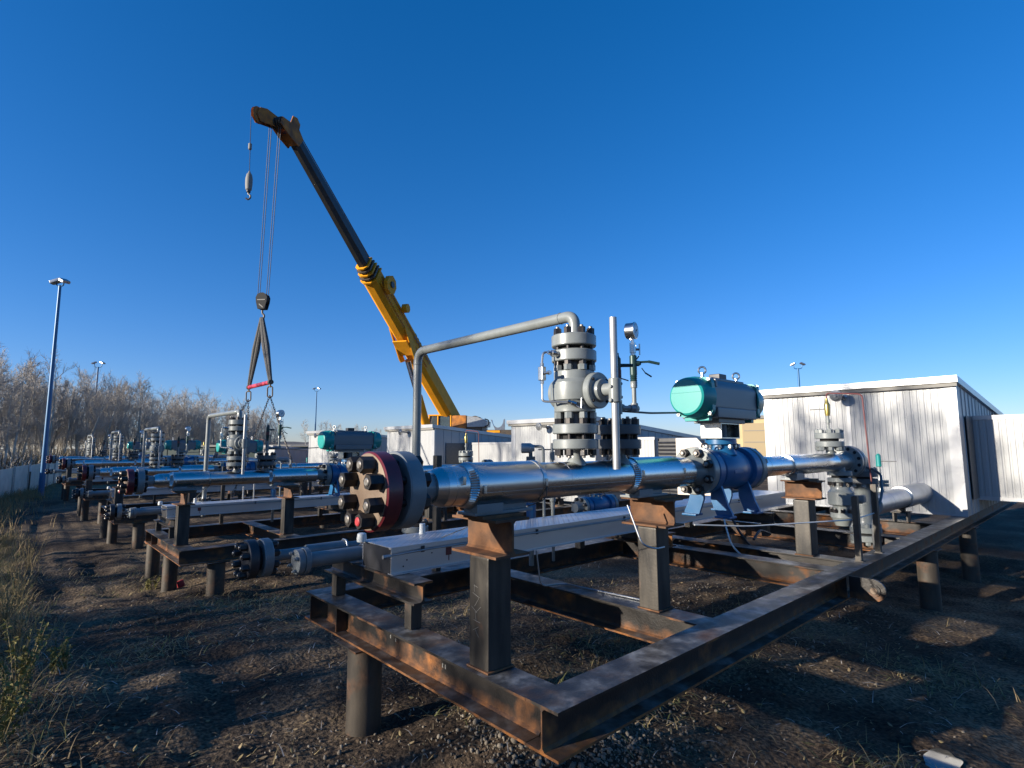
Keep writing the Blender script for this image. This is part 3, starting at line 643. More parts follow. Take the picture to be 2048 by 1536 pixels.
t.part('valve_handle', MB().obox((6.6,PY+.09,2.125),(0,1,0),(1,0,0),UP,(.17,.014,.012),.002), 'black')
t.part('impulse_tube', MB().tube([(6.6,PY,2.23),(6.6,PY,2.30),(6.65,PY-.33,2.27),(6.65,PY-.36,1.2)], .007, 8, .05), 'redv')

# --- terminal flange and the two drop legs
t = item('terminal_flange', (7.1, PY, PZ), 'dark grey flange with bolt holes at the far pipe end of {}', 'flange', 'terminal flanges at the pipe ends')
f1 = t.part('flange', MB().disc(X0, AX, 7.06, 7.12, .178, .005, 48), 'grey'); t.part('blind_flange', MB().disc(X0, AX, 7.15, 7.21, .178, .005, 48), 'grey'); t.part('gasket', MB().disc(X0, AX, 7.11, 7.16, .12), 'gasket')
t.part('hub', MB().cyl((6.99,PY,PZ),(7.06,PY,PZ),.075,.11,28), 'grey')
nutring(t, X0+Vector((7.059,0,0)), (-1,0,0), .145, 12, nutmesh(.034,.004,.012,.001,m='gasket',sm='gasket'), f1)
t = item('drop_valve', (6.78, PY, .86), 'grey flanged valve hanging below the far pipe end of {}', 'valve', 'drop valves below the pipe ends')
D0 = Vector((6.78,PY-.02,0))
dv = MB(); dv.lathe(D0, UP, [(.86,.07),(.93,.10),(.95,.115),(1.0,.115),(1.0,.085),(1.08,.085),(1.08,.12),(1.09,.128),(1.22,.128),(1.235,.11),(1.25,.10),(1.28,.10),(1.28,.085),(1.33,.085)], 32); t.part('valve_body', dv, 'grey')
f1 = t.part('flange', MB().disc(D0, UP, 1.33, 1.375, .122, .004, 36), 'grey'); f2 = t.part('flange', MB().disc(D0, UP, 1.40, 1.45, .122, .004, 36), 'grey'); t.part('gasket', MB().disc(D0, UP, 1.37, 1.405, .08), 'gasket')
nutring(t, D0+Vector((0,0,1.329)), (0,0,-1), .098, 8, nk, f1); nutring(t, D0+Vector((0,0,1.001)), UP, .10, 8, nk, t.o); t.part('neck', MB().cyl(D0+Vector((0,0,1.45)), D0+Vector((0,0,1.5)), .06), 'grey')
sv = MB(); sv.cyl(D0+Vector((0,-.10,1.15)), D0+Vector((0,-.2,1.15)), .045, seg=20); sv.box((6.74,PY-.25,1.12),(6.83,PY-.2,1.20),.01); t.part('stem_housing', sv, 'grey')
t = item('drop_spool', (7.6, PY, .56), 'pale vertical pipe spool between wide flanges at the end of {}', 'pipe', 'drop spools at the pipe ends')
E0 = Vector((7.62,PY,0))
f1 = t.part('flange', MB().disc(E0, UP, .70, .765, .165, .005, 40), 'grey'); f0 = t.part('blind_flange', MB().disc(E0, UP, .60, .67, .165, .005, 40), 'grey'); t.part('gasket', MB().disc(E0, UP, .665, .705, .11), 'gasket')
t.part('spool_pipe', MB().lathe(E0, UP, [(.765,.12),(.80,.095),(.84,.088),(1.20,.088),(1.24,.10),(1.27,.12)], 36), 'grey')
f2 = t.part('flange', MB().disc(E0, UP, 1.27, 1.33, .165, .005, 40), 'dkgrey'); f3 = t.part('flange', MB().disc(E0, UP, 1.355, 1.42, .165, .005, 40), 'dkgrey'); t.part('gasket', MB().disc(E0, UP, 1.325, 1.36, .11), 'gasket')
nutring(t, E0+Vector((0,0,1.421)), UP, .135, 8, ng, f3); nutring(t, E0+Vector((0,0,.766)), UP, .135, 8, ng, f1); nutring(t, E0+Vector((0,0,.599)), (0,0,-1), .135, 8, ng, f0); nutring(t, E0+Vector((0,0,1.269)), (0,0,-1), .135, 8, ng, f2)
t.part('elbow', MB().tube([(7.62,PY,1.42),(7.62,PY,1.545),(7.21,PY,1.545)], .085, 24, .11), 'grey')
t = item('lower_jacketed_pipe', (8.0, PY, .98), 'thick dull jacketed pipe entering the shed front of {}', 'pipe', 'lower pipes entering the sheds')
L0 = Vector((0,PY,1.0))
def seg2(prof, name, m='clad2'): return t.part(name, MB().lathe(L0, AX, prof, 40), m, ang=30)
seg2([(7.70,.088),(7.85,.10)], 'pipe_stub', 'grey')
seg2([(7.86,.135),(8.4,.135),(8.401,.137),(8.41,.137),(8.411,.135),(9.2,.135)], 'jacket_section'); seg2([(9.2,.137),(9.203,.143),(9.235,.143),(9.238,.14)], 'clamp_band', 'stainless'); seg2([(9.24,.152),(10.415,.152)], 'jacket_section')
sd_ = MB(); sd_.box((9.1,PY-.10,.80),(9.35,PY+.10,.81)); sd_.box((9.2,PY-.05,.81),(9.25,PY+.05,.875)); sd_.box((9.15,PY-.09,ZT),(9.30,PY-.07,.80)); sd_.box((9.15,PY+.07,ZT),(9.30,PY+.09,.80)); t.part('pipe_saddle', sd_, 'post')
t = item('sample_valve', (8.35, PY, 1.13), 'small teal topped valve with side lever on the low pipe of {}', 'valve', 'small valves on the lower pipes')
K0 = Vector((8.35,PY,0)); kv = MB(); kv.lathe(K0, UP, [(1.12,.045),(1.18,.03),(1.2,.03),(1.2,.095),(1.235,.095),(1.235,.05),(1.245,.05),(1.245,.095),(1.28,.095),(1.28,.03),(1.33,.022),(1.45,.016)], 24); t.part('flange_body', kv, 'grey')
kg = MB(); kg.lathe(K0, UP, [(1.45,.022),(1.455,.032),(1.60,.030),(1.605,.02),(1.62,.012)], 12); t.part('valve_head', kg, 'teal'); t.part('valve_handle', MB().obox((8.35,PY-.11,1.52),(0,1,0),(1,0,0),UP,(.17,.014,.016),.003), 'dkgrey')

# --- cable tray
t = item('cable_tray', (1.76, 3.05, .953), 'long aluminium cable tray with chequer plate lid on {}', 'cable tray', 'aluminium cable trays on the skids')
y0,y1,z0,z1 = 3.05,3.42,.954,1.118
for nm,y,s in (('side_rail',y0,1),('side_rail',y1,-1)):
    r = MB(); pl = [(-.024,0),(.04,0),(.04,.006),(.006,.006),(.006,.150),(.03,.150),(.03,.156),(0,.156),(0,.007),(-.024,.004)]
    r.prism([(s*a,b) for a,b in pl], (1.765,y,z0), (0,1,0), UP, AX, 5.9); t.part(nm, r, 'tray')
t.part('tray_bottom', MB().box((1.77,y0+.008,z0+.008),(7.66,y1-.008,z0+.012)), 'tray')
lid = MB(); lid.box((1.755,y0-.012,z1-.004),(7.66,y1+.012,z1+.001)); lid.box((1.755,y0-.014,z1-.026),(7.66,y0-.0125,z1+.001)); lid.box((1.755,y1+.0125,z1-.026),(7.66,y1+.014,z1+.001))
lo = t.part('tray_lid', lid, 'tray'); ck = MB(); k = 0
for i in range(196):
    for j in range(12):
        x = 1.775+i*.03; y = y0+.008+j*.031; s = 1 if (i+j)%2 else -1
        c_, s_ = math.cos(s*.785), math.sin(s*.785); L,w = .011,.0034
        p = [(-L,0),(0,-w),(L,0),(0,w)]; b4 = [ck.bm.verts.new((x+a*c_-b*s_, y+a*s_+b*c_, z1+.0011)) for a,b in p]; tp = ck.bm.verts.new((x,y,z1+.0042))
        for q_ in range(4): ck.bm.faces.new((b4[q_],b4[(q_+1)%4],tp))
t.part('chequer_pattern', ck, 'tray', lo, ang=10)
for x in (1.98,3.0,4.1,5.2,6.3):
    cl = MB(); cl.box((x-.012,y0-.022,z1-.05),(x+.012,y0-.0145,z1-.012),.002); t.part('lid_clamp', cl, 'black')
t.part('dark_tray_end', MB().box((1.766,y0+.008,z0+.002),(1.770,y1-.008,z1-.006)), 'black')  # black sheet across the open tray end, painting its interior dark
ec = MB(); ec.tube([(1.70,y0-.03,1.075),(2.02,y0-.03,1.083),(3.6,y0-.026,1.083),(6.9,y0-.026,1.083)], .006, 8); ec.lathe((1.69,y0-.03,1.074), AX, [(0,.012),(.05,.012)], 8)
t.part('conduit', ec, 'galv')
ht = MB(); ht.box((2.17,y0-.0022,1.02),(2.215,y0-.0008,1.07)); ht.box((2.192,y0-.0024,.985),(2.197,y0-.0008,1.02)); t.part('paint_blot', ht, 'redv')
for (x,z) in ((2.06,1.05),(1.875,1.03),(1.85,.995)):
    h = MB(); h.cyl((x,y0-.0015,z),(x,y0+.002,z),.005,seg=8); t.part('bolt_hole', h, 'black')
t.part('pipe_cap', MB().lathe((1.73,y1-.05,1.119), UP, [(0,.03),(.02,.032),(.05,.028),(.055,.02)], 16), 'conduit'); t.part('pipe_cap', MB().lathe((2.2,y1-.04,1.119), UP, [(0,.022),(.07,.02)], 12), 'conduit')
for x,zr in ((2.95,1.33),(3.12,1.36)):
    r = MB(); r.cyl((x,y1+.10,.95),(x,y1+.10,zr),.012,seg=10); t.part('riser_tube', r, 'galv')

# --- low drain lines in front of the tray
t = item('drain_line', (1.2, 3.8, 1.0), 'low grey drain pipe ending in a black blind flange in front of {}', 'pipe', 'drain pipes with black blind flanges')
N0 = Vector((0,3.83,1.015))
f1 = t.part('blind_flange', MB().disc(N0, AX, 1.155, 1.215, .122, .005, 44), 'black'); f2 = t.part('weld_neck_flange', MB().lathe(N0, AX, [(1.245,.118),(1.25,.122),(1.298,.122),(1.303,.118),(1.303,.07),(1.34,.045),(1.38,.036)], 44), 'grey2'); t.part('gasket', MB().disc(N0, AX, 1.21, 1.25, .075), 'gasket')
nutring(t, N0+Vector((1.154,0,0)), (-1,0,0), .092, 8, nutmesh(.040,.040,.011,.012), f1); nutring(t, N0+Vector((1.304,0,0)), AX, .092, 8, nutmesh(.040,.036,.011,.012), f2)
t.part('drain_pipe', MB().lathe(N0, AX, [(1.36,.036),(1.55,.036),(1.551,.047),(1.83,.047),(1.832,.052),(1.845,.052),(1.847,.033),(2.6,.033)], 24), 'grey2')
t = item('short_drain_line', (1.38, 3.56, 1.0), 'pair of low blue grey pipes with a capped end in front of {}', 'pipe', 'capped drain pipes beside the trays')
N1 = Vector((0,3.555,1.012))
f1 = t.part('end_cap', MB().lathe(N1, AX, [(1.372,.060),(1.377,.075),(1.41,.078),(1.412,.070),(1.418,.070),(1.42,.080),(1.45,.080),(1.455,.074),(1.455,.052)], 36), 'grey2')
nutring(t, N1+Vector((1.371,0,0)), (-1,0,0), .058, 4, nutmesh(.022,.016,.007,.01,m='grey2',sm='grey2'), f1, ph=.3)
t.part('drain_pipe', MB().lathe(N1, AX, [(1.455,.047),(1.83,.047),(1.832,.033),(2.6,.033)], 24), 'grey2')
for y in (3.555,3.83):
    u_ = MB(); u_.tube([(1.83,y-.053,.94),(1.83,y-.053,1.03),(1.83,y-.03,1.067),(1.83,y+.03,1.067),(1.83,y+.053,1.03),(1.83,y+.053,.94)], .006, 8, .02); t.part('u_bolt', u_, 'galv')


t = item('pressure_transmitter', (3.42, 3.57, .95), 'grey pressure transmitter on a stand with blue fitting behind the tray of {}', 'instrument', 'pressure transmitters behind the trays')
TX = Vector((3.46,3.57,0)); trt = Vector((.74,-.67,0))
t.part('stand_pipe', MB().cyl(TX+Vector((0,0,.69)), TX+Vector((0,0,1.60)), .022, seg=14), 'grey')
t.part('blue_fitting', MB().lathe(TX, UP, [(1.09,.026),(1.10,.042),(1.24,.045),(1.25,.03)], 16), 'blue')
tm_ = MB(); tm_.box((3.43,3.54,1.52),(3.49,3.60,1.64),.005); tm_.cyl(TX+Vector((0,0,1.64)), TX+Vector((0,0,1.68)), .018, seg=12); t.part('manifold', tm_, 'dkgrey')
tm_ = MB(); tm_.lathe(TX+Vector((0,0,1.715))-trt*.085, trt, [(0,.040),(.006,.045),(.085,.045),(.09,.040),(.11,.030),(.12,.03)], 24); hd_ = t.part('transmitter_head', tm_, 'tube')
t.part('conduit_elbow', MB().tube([TX+Vector((0,0,1.73))+trt*.03, TX+Vector((0,0,1.73))+trt*.115, TX+Vector((0,0,1.0))+trt*.115], .013, 12, .04), 'grey', hd_)
t = item('vent_valve', (3.74, 3.57, .95), 'small valve with a tee handle on a riser behind the tray of {}', 'valve', 'small vent valves behind the trays')
VV = Vector((3.74,3.57,0)); vb_ = MB(); vb_.lathe(VV, UP, [(.69,.014),(1.05,.014),(1.052,.028),(1.09,.028),(1.092,.016),(1.22,.02),(1.225,.028),(1.26,.028),(1.262,.013),(1.60,.013),(1.602,.024),(1.68,.024),(1.682,.014),(1.76,.012)], 14); t.part('riser', vb_, 'grey')
vh_ = MB(); vh_.cyl(VV+Vector((0,0,1.70))-trt*.13, VV+Vector((0,0,1.70))+trt*.12, .006, seg=8); vh_.cyl(VV+Vector((0,0,1.70))+trt*.10, VV+Vector((0,0,1.63))+trt*.10, .005, seg=8); t.part('tee_handle', vh_, 'dkgrey')

# ------------------------------------------------------------------ copies of the skid down the row
index_kids()
ROW = [('the second skid', (0,6.5,-.25)), ('the third skid', (0.0,12.5,-.33)), ('the fourth skid', (0.0,18.7,-.27)), ('the farthest skid', (0.0,26.5,-.25))]
far_objs = {}
bv_ = [o for o,_ in ITEMS if o.name == 'ball_valve'][0]; lv = copy_tree(bv_, (0,0,0), None, 'smaller blue ball valve low down behind the cable tray of the nearest skid'); lv.location = (4.62,3.78,.90); lv.scale = (.60,)*3
for wi, (word, off) in enumerate(ROW):
    for (o, tm) in ITEMS:
        c = copy_tree(o, off, None, tm.format(word)); far_objs[(wi, o.name)] = c
KIDS.clear()

# steel piles under the beams
pid = 0
def pile(x, y, ztop, label, r=.108, zb=None):
    g = G(x,y) - .25; t = Thing('pile', (x,y,g), label, 'pile', 'steel piles carrying the skids')
    t.part('pile_shaft', MB().lathe((x,y,0), UP, [(g,r),(ztop-.012,r)], 28), 'pile')
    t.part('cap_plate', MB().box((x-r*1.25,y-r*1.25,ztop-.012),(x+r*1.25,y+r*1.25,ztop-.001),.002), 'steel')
pile(1.77,3.36,.49,'rusty pile under the front cross beam of the nearest skid')
pile(8.28,1.69,.49,'pile with a shiny upper half under the near long beam of the nearest skid')
pile(10.9,1.69,.49,'last dark pile under the long beam of the nearest skid, by the shed corner')
pile(8.28,4.02,.49,'pile under the far long beam of the nearest skid')
pile(12.3,4.02,.49,'pile under the shed floor of the nearest skid')
words = ['the second skid','the third skid','the fourth skid','the farthest skid']
for (w,off) in zip(words, [r[1] for r in ROW]):
    z = .49 + off[2]; yy = off[1]
    pile(2.12,1.68+yy,z,'thick rusty pile under the near beam of %s' % w)
    pile(1.79,2.72+yy,z,'pale weathered pile under the front cross beam of %s' % w, r=.095)
    pile(1.79,4.0+yy,z,'weathered pile at the far front corner of %s' % w, r=.095)
    pile(6.2,1.68+yy,z,'pile under the middle of the near beam of %s' % w)

# ------------------------------------------------------------------ equipment sheds
def shed(xf, yn, zb, label, zt=2.645, length=6.0, annex=True, door_open=False, low=False, drop=.09, aw=1.3):
    t = Thing('equipment_shed', (xf, yn, zb), label, 'shed', None if low else 'white sheds at the ends of the skids')
    w = 2.85; ye = yn + w; pitch = .088; d_ = .005
    def zr(x): return zt - drop*(x-xf)
    fm = MB(); top = []; bot = []; y = yn+.14; ys = []
    prof = [(0,0),(.052,0),(.058,d_),(.080,d_)]
    while y < ye-.16:
        for (o_, dd) in prof: ys.append((y+o_, dd))
        y += pitch
    ys = [(yn+.14,0)] + [q for q in ys if yn+.14 < q[0] < ye-.16] + [(ye-.16,0)]
    for (y,dd) in ys:
        bot.append(fm.bm.verts.new((xf+dd,y,zb+.02))); top.append(fm.bm.verts.new((xf+dd,y,zt-.02)))
    for i in range(len(ys)-1): fm.bm.faces.new((bot[i],bot[i+1],top[i+1],top[i]))
    t.part('front_wall', fm, 'white', ang=15)
    tr = MB(); tr.box((xf-.006,yn-.006,zb),(xf+.05,yn+.139,zt)); tr.box((xf-.006,ye-.159,zb),(xf+.05,ye+.006,zt)); tr.box((xf-.008,yn+.1395,zt-.06),(xf+.05,ye-.1595,zt+.001)); tr.box((xf-.004,yn+.1395,zb),(xf+.04,ye-.1595,zb+.03))
    if not low: tr.box((xf-.010,yn+1.42,zb+.031),(xf+.001,yn+1.475,zt-.061))
    t.part('corner_trim', tr, 'whitetrim')
    sm = MB()
    for (y, nm) in ((yn,0),(ye,1)):
        s = -1 if nm == 0 else 1; n_ = int(length/.30); x0 = xf+.051
        for i in range(n_):
            xa = x0 + i*(length-.06)/n_; xb = x0 + (i+1)*(length-.06)/n_
            sm._new([(xa,y,zb),(xb-.02,y,zb),(xb-.02,y,zr(xb)),(xa,y,zr(xa))],[(0,1,2,3)])
            sm._new([(xb-.02,y,zb),(xb-.01,y+s*.012,zb),(xb-.01,y+s*.012,zr(xb)),(xb-.02,y,zr(xb))],[(0,1,2,3)])
            sm._new([(xb-.01,y+s*.012,zb),(xb,y,zb),(xb,y,zr(xb)),(xb-.01,y+s*.012,zr(xb))],[(0,1,2,3)])
    sm._new([(xf+length,yn,zb),(xf+length,ye,zb),(xf+length,ye,zr(xf+length)),(xf+length,yn,zr(xf+length))],[(0,1,2,3)])
    sm._new([(xf+.02,yn,zb),(xf+length,yn,zb),(xf+length,ye,zb),(xf+.02,ye,zb)],[(0,3,2,1)])
    t.part('side_walls', sm, 'white', ang=15)
    rf = MB(); xs0, xs1 = xf-.11, xf+length+.1; y0_, y1_ = yn-.045, ye+.085; th = .10
    v = [(xs0,y0_,zr(xs0)+.004),(xs1,y0_,zr(xs1)+.004),(xs1,y1_,zr(xs1)+.004),(xs0,y1_,zr(xs0)+.004)]
    rf._new(v + [(a,b,c+th) for a,b,c in v], [(0,3,2,1),(4,5,6,7),(0,1,5,4),(1,2,6,5),(2,3,7,6),(3,0,4,7)])
    ro = t.part('roof', rf, 'whitetrim')
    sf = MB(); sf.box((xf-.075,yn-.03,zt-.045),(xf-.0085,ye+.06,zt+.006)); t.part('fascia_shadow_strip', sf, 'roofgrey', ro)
    # flood light over the front
    fy = yn+1.50
    lm = MB(); lm.lathe((xf-.02,fy,zt-.10), (-1,0,0), [(-.02,.055),(.0,.055),(.01,.022),(.22,.022)], 20); t_l = t.part('flood_light_arm', lm, 'galv')
    lm = MB(); lm.lathe((xf-.24,fy+.02,zt-.085), (-1,.12,-.15), [(-.01,.03),(.02,.085),(.06,.10),(.075,.098),(.078,.07),(.086,.066),(.088,.03),(.10,.026)], 28); t.part('flood_light_head', lm, 'galv', t_l)
    lm = MB(); lm.box((xf-.009,fy-.05,zt-.24),(xf-.0015,fy+.03,zt-.19),.002); t.part('sign_plate', lm, 'whitetrim', t_l)
    jt = MB()
    for x in (xf+1.62, xf+3.3, xf+4.9):
        if x < xf+length: jt.box((x-.015,yn-.020,zb),(x+.015,yn-.0125,zr(x)-.01))
    t.part('joint_strip', jt, 'whitetrim')
    if annex:
        ax0 = xf+(.95 if aw == 1.3 else 1.2); ay = yn-aw; z0_ = zb+.22; z1_ = zb+1.47; L = 1.9
        am = MB(); y = ay; q = []
        while y < yn-.03:
            for (o_,dd) in prof: q.append((y+o_,dd))
            y += pitch
        q = [a for a in q if a[0] < yn-.02] + [(yn-.014,0)]
        bb = [am.bm.verts.new((ax0+dd,y,z0_)) for y,dd in q]; tt_ = [am.bm.verts.new((ax0+dd,y,z1_)) for y,dd in q]
        for i in range(len(q)-1): am.bm.faces.new((bb[i],bb[i+1],tt_[i+1],tt_[i]))
        an = t.part('side_annex', am, 'white', ang=15)
        ab_ = MB(); ab_.box((ax0+.03,ay,z0_),(ax0+L,ay+.02,z1_)); ab_.box((ax0+.02,ay-.02,z1_),(ax0+L+.02,yn-.013,z1_+.035)); ab_.box((ax0+.02,ay-.02,z0_-.035),(ax0+L+.02,yn-.013,z0_)); ab_.box((ax0+L,ay,z0_),(ax0+L+.02,yn-.013,z1_)); ab_.box((ax0-.012,ay-.02,z1_-.03),(ax0+.019,yn-.013,z1_+.036)); ab_.box((ax0-.012,ay-.02,z0_-.036),(ax0+.019,yn-.013,z0_+.02))
        t.part('annex_casing', ab_, 'whitetrim', an)
        gs = MB(); gs.box((xf+.42,yn-.03,z0_),(ax0-.03,yn-.0215,z1_+.02)); t.part('dark_wall_strip', gs, 'dkgrey')  # dark grey strip on the side wall between corner and annex
        if door_open:
            dk = MB(); dk.box((ax0+.12,ay-.56,z0_),(ax0+.14,ay-.03,z1_))
            for k in range(14): dk.obox((ax0+.10,ay-.29,z0_+.05+k*.085),(.7,0,.7),(0,1,0),(-.7,0,.7),(.05,.5,.006))
            t.part('louvre', dk, 'black'); do = MB(); do.prism([(0,z0_),(1.1,z0_),(1.1,z1_-.75),(.45,z1_),(0,z1_)], (ax0-.02,ay-.58,0), (.35,-.94,0), UP, (.94,.35,0), .03); t.part('annex_door', do, 'fence')
    # door outline on the near side
    dj = MB(); dx0 = xf+.75; zt_ = zb+1.55
    for (a,b_,c,d2) in ((dx0,dx0+.03,zb+.05,zt_),(dx0+.9,dx0+.93,zb+.05,zt_),(dx0+.031,dx0+.899,zt_-.03,zt_)):
        if not annex: dj.box((a,yn-.022,c),(b_,yn-.0125,d2))
    if not annex: t.part('door_frame', dj, 'whitetrim')
    return t
shed(10.42, 1.59, .682, 'largest white corrugated shed at the right, with a flood light and side annex')
shed(9.90, 8.09, .432, 'white shed behind the tall grey valve column, with a dark open louvre in its annex', zt=2.31, door_open=True, length=7, aw=.78)
shed(9.56, 14.09, .352, 'white shed with a flood light, in front of the crane cab', zt=2.30, length=7, aw=2.5)
shed(9.33, 20.29, .412, 'white shed behind the teal actuator of the second skid, by the crane sling', zt=2.29, length=7, annex=False)
shed(9.6, 28.0, .30, 'lowest white shed, left of the spreader chains', zt=1.72, length=6.5, annex=False, low=True)

# ------------------------------------------------------------------ buildings behind
t = Thing('green_building', (8, 38, -.4), 'long low dark green building with a dark roof, behind the skids', 'building')
def wallbox(t, c, d, L, dep, z0, z1, nm, m, over=0):
    d = Vector(d).normalized(); n = Vector((-d.y, d.x, 0)); c = Vector(c)
    t.part(nm, MB().obox(c + d*L/2 + n*dep/2 + Vector((0,0,(z0+z1)/2)), d, n, UP, (L+over, dep+over, z1-z0)), m)
wallbox(t, (5.5,41.2,0), (.735,-.678,0), 13.5, 6, -.5, 1.78, 'wall', 'dkgreen'); wallbox(t, (5.5,41.2,0), (.735,-.678,0), 13.5, 6, 1.781, 1.90, 'roof', 'roofgrey', .3)
dv = MB(); d = Vector((.735,-.678,0)); n = Vector((.678,.735,0))
for k in range(0,14): dv.obox(Vector((5.5,41.2,.6))+d*(k*1.0+.2)-n*.012, d, n, UP, (.05,.02,2.2))
t.part('wall_rib', dv, 'dkgreen')
t = Thing('tan_building', (44,20.5,-.4), 'tan metal building with a brown door, left of the largest shed', 'building')
wallbox(t, (42.5,22.0,0), (.42,-.907,0), 8, 5, -.5, 3.85, 'wall', 'cream'); wallbox(t, (42.5,22.0,0), (.42,-.907,0), 8, 5, 3.851, 4.10, 'roof', 'roofgrey', .3)
d = Vector((.42,-.907,0)).normalized(); n = Vector((-d.y,d.x,0)); wallbox(t, Vector((42.5,22.0,0))+d*1.9-n*.08, d, 1.7, .07, -.4, 3.5, 'door', 'tan')
tb = MB()
for z in (.9,2.0,2.9): tb.obox(Vector((42.5,22,z))+d*2.75-n*.095, d, n, UP, (1.5,.02,.05))
t.part('door_rail', tb, 'roofgrey')
t = Thing('grey_house', (50,31,-.4), 'distant house with a dark gable roof beyond the sheds', 'building')
wallbox(t, (40.5,29.3,0), (.8,-.6,0), 5, 5, -.5, 2.1, 'wall', 'whitetrim')
rp = MB(); d = Vector((.8,-.6,0)); n = Vector((.6,.8,0)); o_ = Vector((40.5,29.3,2.1)) - n*.3; rp.prism([(-.3,0),(5.3,0),(2.5,1.2)], o_, d, UP, n, 5.6); t.part('roof', rp, 'roofgrey')

# ------------------------------------------------------------------ fence
t = Thing('metal_fence', (.4, 38, -.4), 'pale corrugated metal fence at the left edge of the yard', 'fence')
fp = [(-5.5,21.0,-.45,.80),(-.55,31.5,-.42,.82),(1.05,38.2,-.45,.93),(2.35,46.0,-.5,1.02)]
fs = MB(); pts = []
for (a,b_) in zip(fp, fp[1:]):
    L = math.hypot(b_[0]-a[0], b_[1]-a[1]); n_ = int(L/.1); nx_ = (b_[1]-a[1])/L; ny_ = -(b_[0]-a[0])/L
    for i in range(n_):
        f = i/n_; k = .018 if i%2 else -.018; wob = .02*math.sin((len(pts))*.13)
        pts.append((a[0]+(b_[0]-a[0])*f+nx_*k, a[1]+(b_[1]-a[1])*f+ny_*k, a[2]+(b_[2]-a[2])*f-.1, a[3]+(b_[3]-a[3])*f+wob))
lo_ = [fs.bm.verts.new((p[0],p[1],p[2])) for p in pts]; hi_ = [fs.bm.verts.new((p[0],p[1],p[3])) for p in pts]
for i in range(len(pts)-1): fs.bm.faces.new((lo_[i],lo_[i+1],hi_[i+1],hi_[i]))
t.part('fence_sheet', fs, 'fence', ang=10)
for i in range(0, len(pts), 24):
    p = pts[i]; t.part('fence_post', MB().box((p[0]+.03,p[1]-.04,p[2]-.1),(p[0]+.11,p[1]+.04,p[3]+.06)), 'galv')
t.part('end_post', MB().box((2.30,45.9,-.7),(2.48,46.1,1.25)), 'fence')
t = Thing('marker_post', (.75,36.0,-.4), 'thin white topped marker post in front of the fence', 'post'); t.part('post', MB().cyl((.75,36,-.5),(.75,36,.6),.03,seg=10),'post'); t.part('post_cap', MB().cyl((.75,36,.601),(.75,36,.85),.045,seg=10),'conduit')

# ------------------------------------------------------------------ light poles
def pole(x, y, z0, z1, r, label, yawd, arm=.55, head=.32):
    t = Thing('light_pole', (x,y,z0), label, 'light pole', 'blue light poles around the yard')
    t.part('pole_shaft', MB().lathe((x,y,0), UP, [(z0-.3,r*1.15),(z0+1.0,r*1.15),(z0+1.02,r),(z1,r*.62)], 16), 'polblue')
    d = Vector((math.cos(rad(yawd)),math.sin(rad(yawd)),0)); c = Vector((x,y,z1))
    yk = MB(); yk.tube([c-d*arm*.5+Vector((0,0,arm*.5)), c-d*arm*.45, c+d*arm*.45, c+d*arm*.5+Vector((0,0,arm*.5))], r*.3, 8, arm*.35); yk.cyl(c-Vector((0,0,.2)), c+Vector((0,0,.05)), r*.5, seg=10); t.part('yoke', yk, 'polblue')
    n = Vector((-d.y,d.x,0))
    for s in (-1,1):
        h = MB(); a = (d*s*.82 + Vector((0,0,-.40)) + n*-.3).normalized(); b_ = a.cross(Vector((0,0,1))).normalized(); hc = c + d*s*arm*.55 + Vector((0,0,arm*.62))
        h.obox(hc, a, b_, a.cross(b_), (head*1.5, head*1.2, head*.5), head*.12); h.obox(hc+a*head*.78, a, b_, a.cross(b_), (head*.1, head*1.0, head*.36)); t.part('flood_lamp', h, 'galv')
pole(1.15, 33.9, -.38, 9.55, .10, 'nearest and tallest blue light pole, by the fence at the left', -50, .40, .30)
pole(7.4, 87, -.4, 12.0, .16, 'blue light pole standing in front of the bare wood', -40, .95, .36)
pole(38.5, 93, -.4, 11.4, .14, 'distant light pole beside the small row of trees', -50, .8, .36)
pole(63.4, 23.1, -.4, 10.1, .16, 'light pole rising behind the roof of the largest shed', 120, .85, .34)

# ------------------------------------------------------------------ crane
CA = Vector((17.16,23.63,3.08)); CB = Vector((5.60,16.51,11.54)); bd = (CB-CA).normalized(); BL = (CB-CA).length
bs_ = bd.cross(Vector((0,0,1))).normalized(); bu = bs_.cross(bd).normalized()           # side (towards -Y... ), up
if bs_.y > 0: bs_ = -bs_
t = Thing('mobile_crane', (17.0,24.0,-.35), 'yellow telescopic crane with a long dark raised boom', 'crane')
def bsec(a, b_, w0, h0, w1, h1, nm, m, ch=.12, par=None):
    mb = MB(); rings = []
    for s_, w, h in ((a,w0,h0),(b_,w1,h1)):
        c = CA + bd*s_; w2, h2 = w/2, h/2; k = ch*h
        poly = [(-w2,h2),(w2,h2),(w2,-h2+k*1.6),(w2*.45,-h2),(-w2*.45,-h2),(-w2,-h2+k*1.6)]
        rings.append([mb.bm.verts.new(c + bs_*x + bu*y) for x,y in poly])
    for i in range(6): mb.bm.faces.new((rings[0][i],rings[0][(i+1)%6],rings[1][(i+1)%6],rings[1][i]))
    mb.bm.faces.new(rings[0][::-1]); mb.bm.faces.new(rings[1]); return t.part(nm, mb, m, par)
sC = .623*BL
base_b = bsec(-.4, sC, .66, .84, .60, .75, 'boom_base_section', 'yellow')
inn = bsec(sC-.3, BL-.2, .42, .50, .31, .36, 'inner_boom', 'inner', .2)
for i in range(5):
    k = 1-.06*i; bsec(sC+.02+i*.155, sC+.085+i*.155, .70*k, .86*k, .70*k, .86*k, 'boom_collar', 'yellow' if i%2 == 0 else 'cranegrey')
rb = MB()
for hh in (.22,-.12): rb.obox(CA+bd*(sC*.72)+bs_*.36+bu*hh, bd, bs_, bu, (sC*.52,.03,.05))
t.part('side_rail', rb, 'yellow', base_b)
